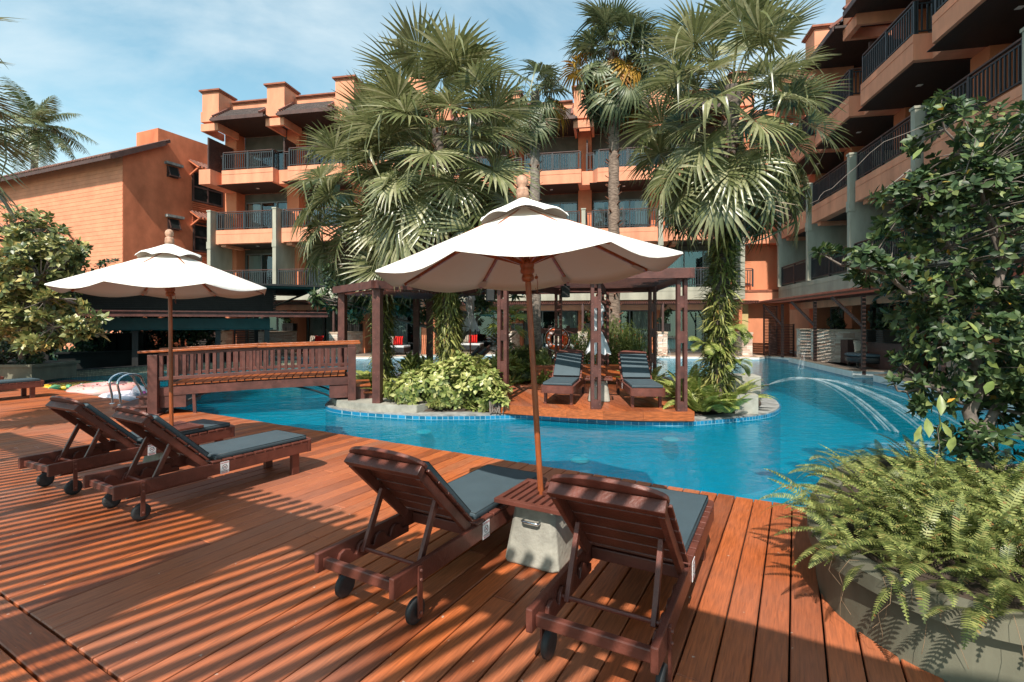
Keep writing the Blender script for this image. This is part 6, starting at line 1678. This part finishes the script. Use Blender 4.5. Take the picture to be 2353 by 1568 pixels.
# bright bush and ferns of the island beds
shrub('variegated_bush', 'rounded yellow-green variegated bush at the front of the island', 'bush', [(-1.25,9.75,.42, .85,.52,.44), (-.55,9.50,.36,.45,.38,.36), (-1.95,9.60,.34,.40,.35,.34), (-.9,10.1,.6,.6,.4,.35)], 820, .135, 8, 'bush_variegated', leaf_tpl(.26,.5,.05,.16), (45,92), inner=.5)
shrub('variegated_bush', 'small sprig of the variegated bush by the platform corner', 'bush', [(-.28,9.12,.22,.20,.13,.16)], 46, .12, 7, 'bush_variegated', leaf_tpl(.26,.5,.05,.16), (45,92))
def fern_clump(label, c, n, L, m_='bright_fern', seed=0, spreadr=.15, el=(25,80), wd=.2, pairs=16, arch=.8, group='bright ferns in the island beds', name='fern_clump'):
    rng = np.random.default_rng(seed); t = empty(name, c, 0, label, 'fern', group)
    az = rng.uniform(0, 6.28, n); e = np.radians(rng.uniform(el[0]+(22 if el[0] > 0 else 0), el[1]+4, n)); o = np.stack([np.cos(az)*np.cos(e), np.sin(az)*np.cos(e), np.sin(e)], -1)
    P = np.stack([np.cos(az)*spreadr*rng.random(n), np.sin(az)*spreadr*rng.random(n), np.zeros(n)], -1)
    v, f = fern_fronds(P, o, L*rng.uniform(.65, 1.15, n), rng, pairs, wd, arch); np_mesh('fronds', v, f, m_, t); return t
k = 0
for x, y, n, L, l_ in ((3.35,8.95,22,.75,'bright fern clump at the foot of the right palm, beside the pergola post'), (3.3,9.5,22,.85,'tall bright fern behind the right pergola post'), (4.2,9.6,20,.7,'bright fern clump between the right palm and the upper concrete block'), (3.75,8.85,20,.5,'low fern clump in front of the right palm trunk'),
                      (3.6,10.2,20,.9,'bright fern behind the right palm'), (-2.6,10.4,20,.6,'fern clump behind the entrance pergola post'), (-2.1,10.6,22,.7,'fern clump between the entrance pergola and the variegated bush'), (-3.3,11.9,20,.7,'fern clump at the foot of the left palm'), (4.4,10.4,16,.6,'fern clump just behind the upper concrete block'), (3.0,11.2,20,.8,'fern clump by the right rear pergola post')):
    k += 1; fern_clump(l_, (x, y, .05), n+10, L, seed=40+k, wd=.20, pairs=20, arch=.6)
for x, y, z, l_ in ((3.9, 9.1, 1.55, 'fern growing halfway up the right palm trunk'), (3.6, 9.1, 1.25, 'bright fern low on the left side of the right palm trunk'), (4.0, 9.1, .9, 'bright fern low on the right side of the right palm trunk')):
    fern_clump(l_, (x, y, z), 12, .42, seed=int(z*77), wd=.2, pairs=14, el=(-10,50))
for i, (x, y, s_, l_) in enumerate(((-.2,12.0,1.0,'clump of pale strappy foliage behind the pergola corner post'), (.25,12.9,1.1,'clump of pale strappy foliage left of the lifebuoy stand'), (.75,12.5,.8,'low strappy foliage in front of the lifebuoy stand'), (1.0,13.6,1.0,'strappy foliage behind the lifebuoy stand'), (-2.3,12.2,.9,'strappy foliage between the two left palms'))):
    shrub('leafy_clump', l_, 'plant', [(x,y,.38*s_,.42*s_,.38*s_,.42*s_)], 150, .24, 6, 'bush_variegated' if i in (1,3) else 'bright_fern', LEAF_NARROW, (20,70), 'strappy foliage in the island beds')
feather_plant('small_feather_palm', 'small feathery palm between the pergola corner post and the near parasol pole', 'palm', (.05, 12.9, .04), .35, 12, 1.15, .30, 51, r=.05, el=(78,5), n=26, sag=.35)
feather_plant('small_feather_palm', 'small feathery palm by the pale trunk left of the lifebuoy', 'palm', (.6, 13.8, .04), .3, 10, 1.1, .28, 52, r=.05, el=(80,20), n=24, sag=.3)
fan_palm('small_fan_palm', 'small lime-green fan palm behind the pergola corner post', (-.25, 14.0, .04), 1.75, .045, .035, 9, .55, .5, .3, 53, mats=('lime_leaf',), nseg=16, tilt=(60,5), dead=0, droop=.05, spreadv=125)
shrub('cordyline', 'spiky brownish plant below the small lime fan palm', 'plant', [(-.35,13.7,1.15,.16,.16,.22), (-.3,13.75,.6,.14,.14,.2)], 26, .42, 7, 'cordyline', leaf_tpl(.05,.5,.02,.15), (25,90))
# wispy red-flowered firecracker bush
fb_ = (2.55, 13.4, .04); t = empty('firecracker_bush', fb_, 0, 'wispy green bush with small red flowers behind the island pergola', 'bush')
rng = np.random.default_rng(61); n = 620; az = rng.uniform(0, 6.28, n); sp = rng.uniform(.1, 1.25, n); base = np.stack([rng.uniform(-1.1, 1.1, n), rng.uniform(-.5, .5, n), rng.uniform(.0, .35, n)], -1)
V = []; F = []; tips = []
for i in range(n):
    o = np.array([math.cos(az[i]), math.sin(az[i]), 0]); h = rng.uniform(.5, 1.55)*(1-.38*abs(base[i][0])); K = 8; r_ = .006
    pts = [base[i] + o*sp[i]*.55*(s/K)**1.5 + np.array([0,0,h*math.sin(PI*.62*s/K)]) for s in range(K+1)]
    for s in range(K):
        a, b_ = pts[s], pts[s+1]; j = len(V)*1
        d = unit(b_-a); sd_ = unit(np.cross(d, [0,0,1.])+1e-6)*r_
        V += [a-sd_, a+sd_, b_+sd_, b_-sd_]; F.append((j, j+1, j+2, j+3))
        for q in range(5):
            dd = unit(d*1.0+rng.normal(0, .75, 3)); c_ = a+(b_-a)*rng.random(); e_ = c_+dd*rng.uniform(.05, .12); w_ = unit(np.cross(dd, rng.normal(0,1,3)))*.0045
            j = len(V); V += [c_-w_, c_+w_, e_+w_*.4, e_-w_*.4]; F.append((j, j+1, j+2, j+3))
    tips.append(pts[-1])
np_mesh('stems', np.array(V), np.array(F), 'wisp_green', t)
tips = np.array(tips)[::9]
for q in range(len(tips)):
    v, f = rosettes(tips[q:q+1], unit(rng.normal(0,1,(1,3))+[0,0,-.5]), 4, .055, LEAF_NARROW, (10,50)); np_mesh('flower', v, f, 'red_flower', t)
# plumeria behind the left palms
pb = (-1.6, 14.2, .04); pt = empty('plumeria_tree', pb, 0, 'plumeria with clusters of white flowers between the left palms and the hotel', 'tree')
def q2(p): return (p[0]-pb[0], p[1]-pb[1], p[2]-pb[2])
tr = MB(); bones = []
limb(tr, [q2(pb), q2((-1.7,14.1,.9)), q2((-2.3,14.0,1.6)), q2((-3.0,13.9,2.2))], .09, .03, 8, 0, bones); limb(tr, [q2((-1.7,14.1,.8)), q2((-1.1,14.1,1.6)), q2((-.5,14.0,2.3))], .06, .03, 8, 0, bones); limb(tr, [q2((-1.7,14.1,.9)), q2((-1.8,14.2,2.0)), q2((-1.7,14.2,2.9))], .06, .03, 8, 0, bones); limb(tr, [q2((-2.3,14.0,1.5)), q2((-3.5,14.0,1.8)), q2((-4.4,13.9,2.1))], .05, .02, 8, 0, bones)
ells = [(-4.55,13.9,2.95, .75,.6,.55), (-5.1,13.9,2.4,.4,.4,.35), (-3.9,13.9,3.3,.6,.5,.4), (-3.3,13.9,2.6, 1.0,.7,.75), (-1.9,14.1,2.9, 1.2,.8,.6), (-.6,14.0,2.6, .9,.7,.5), (-4.4,13.9,2.2,.5,.5,.4), (-2.6,13.9,2.0,.9,.5,.4), (-3.6,13.9,3.1,.6,.5,.4)]
P, A = shell_points([(*q2(e[:3]), *e[3:]) for e in ells], 620, RNG, .4)
v, f = rosettes(P, A, 9, .28, LEAF_NARROW, (35,85)); np_mesh('crown', v, f, 'plumeria_leaf', pt)
fp = P[::7]
for q in range(len(fp)):
    v, f = rosettes(fp[q:q+1]+np.array([0,-.05,.08]), A[::7][q:q+1], 9, .06, LEAF_OB, (30,95)); np_mesh('flower', v, f, 'white_flower', pt)
twigs(tr, P, A, bones, 2, .012); tr.build('trunk', 'twig', pt)
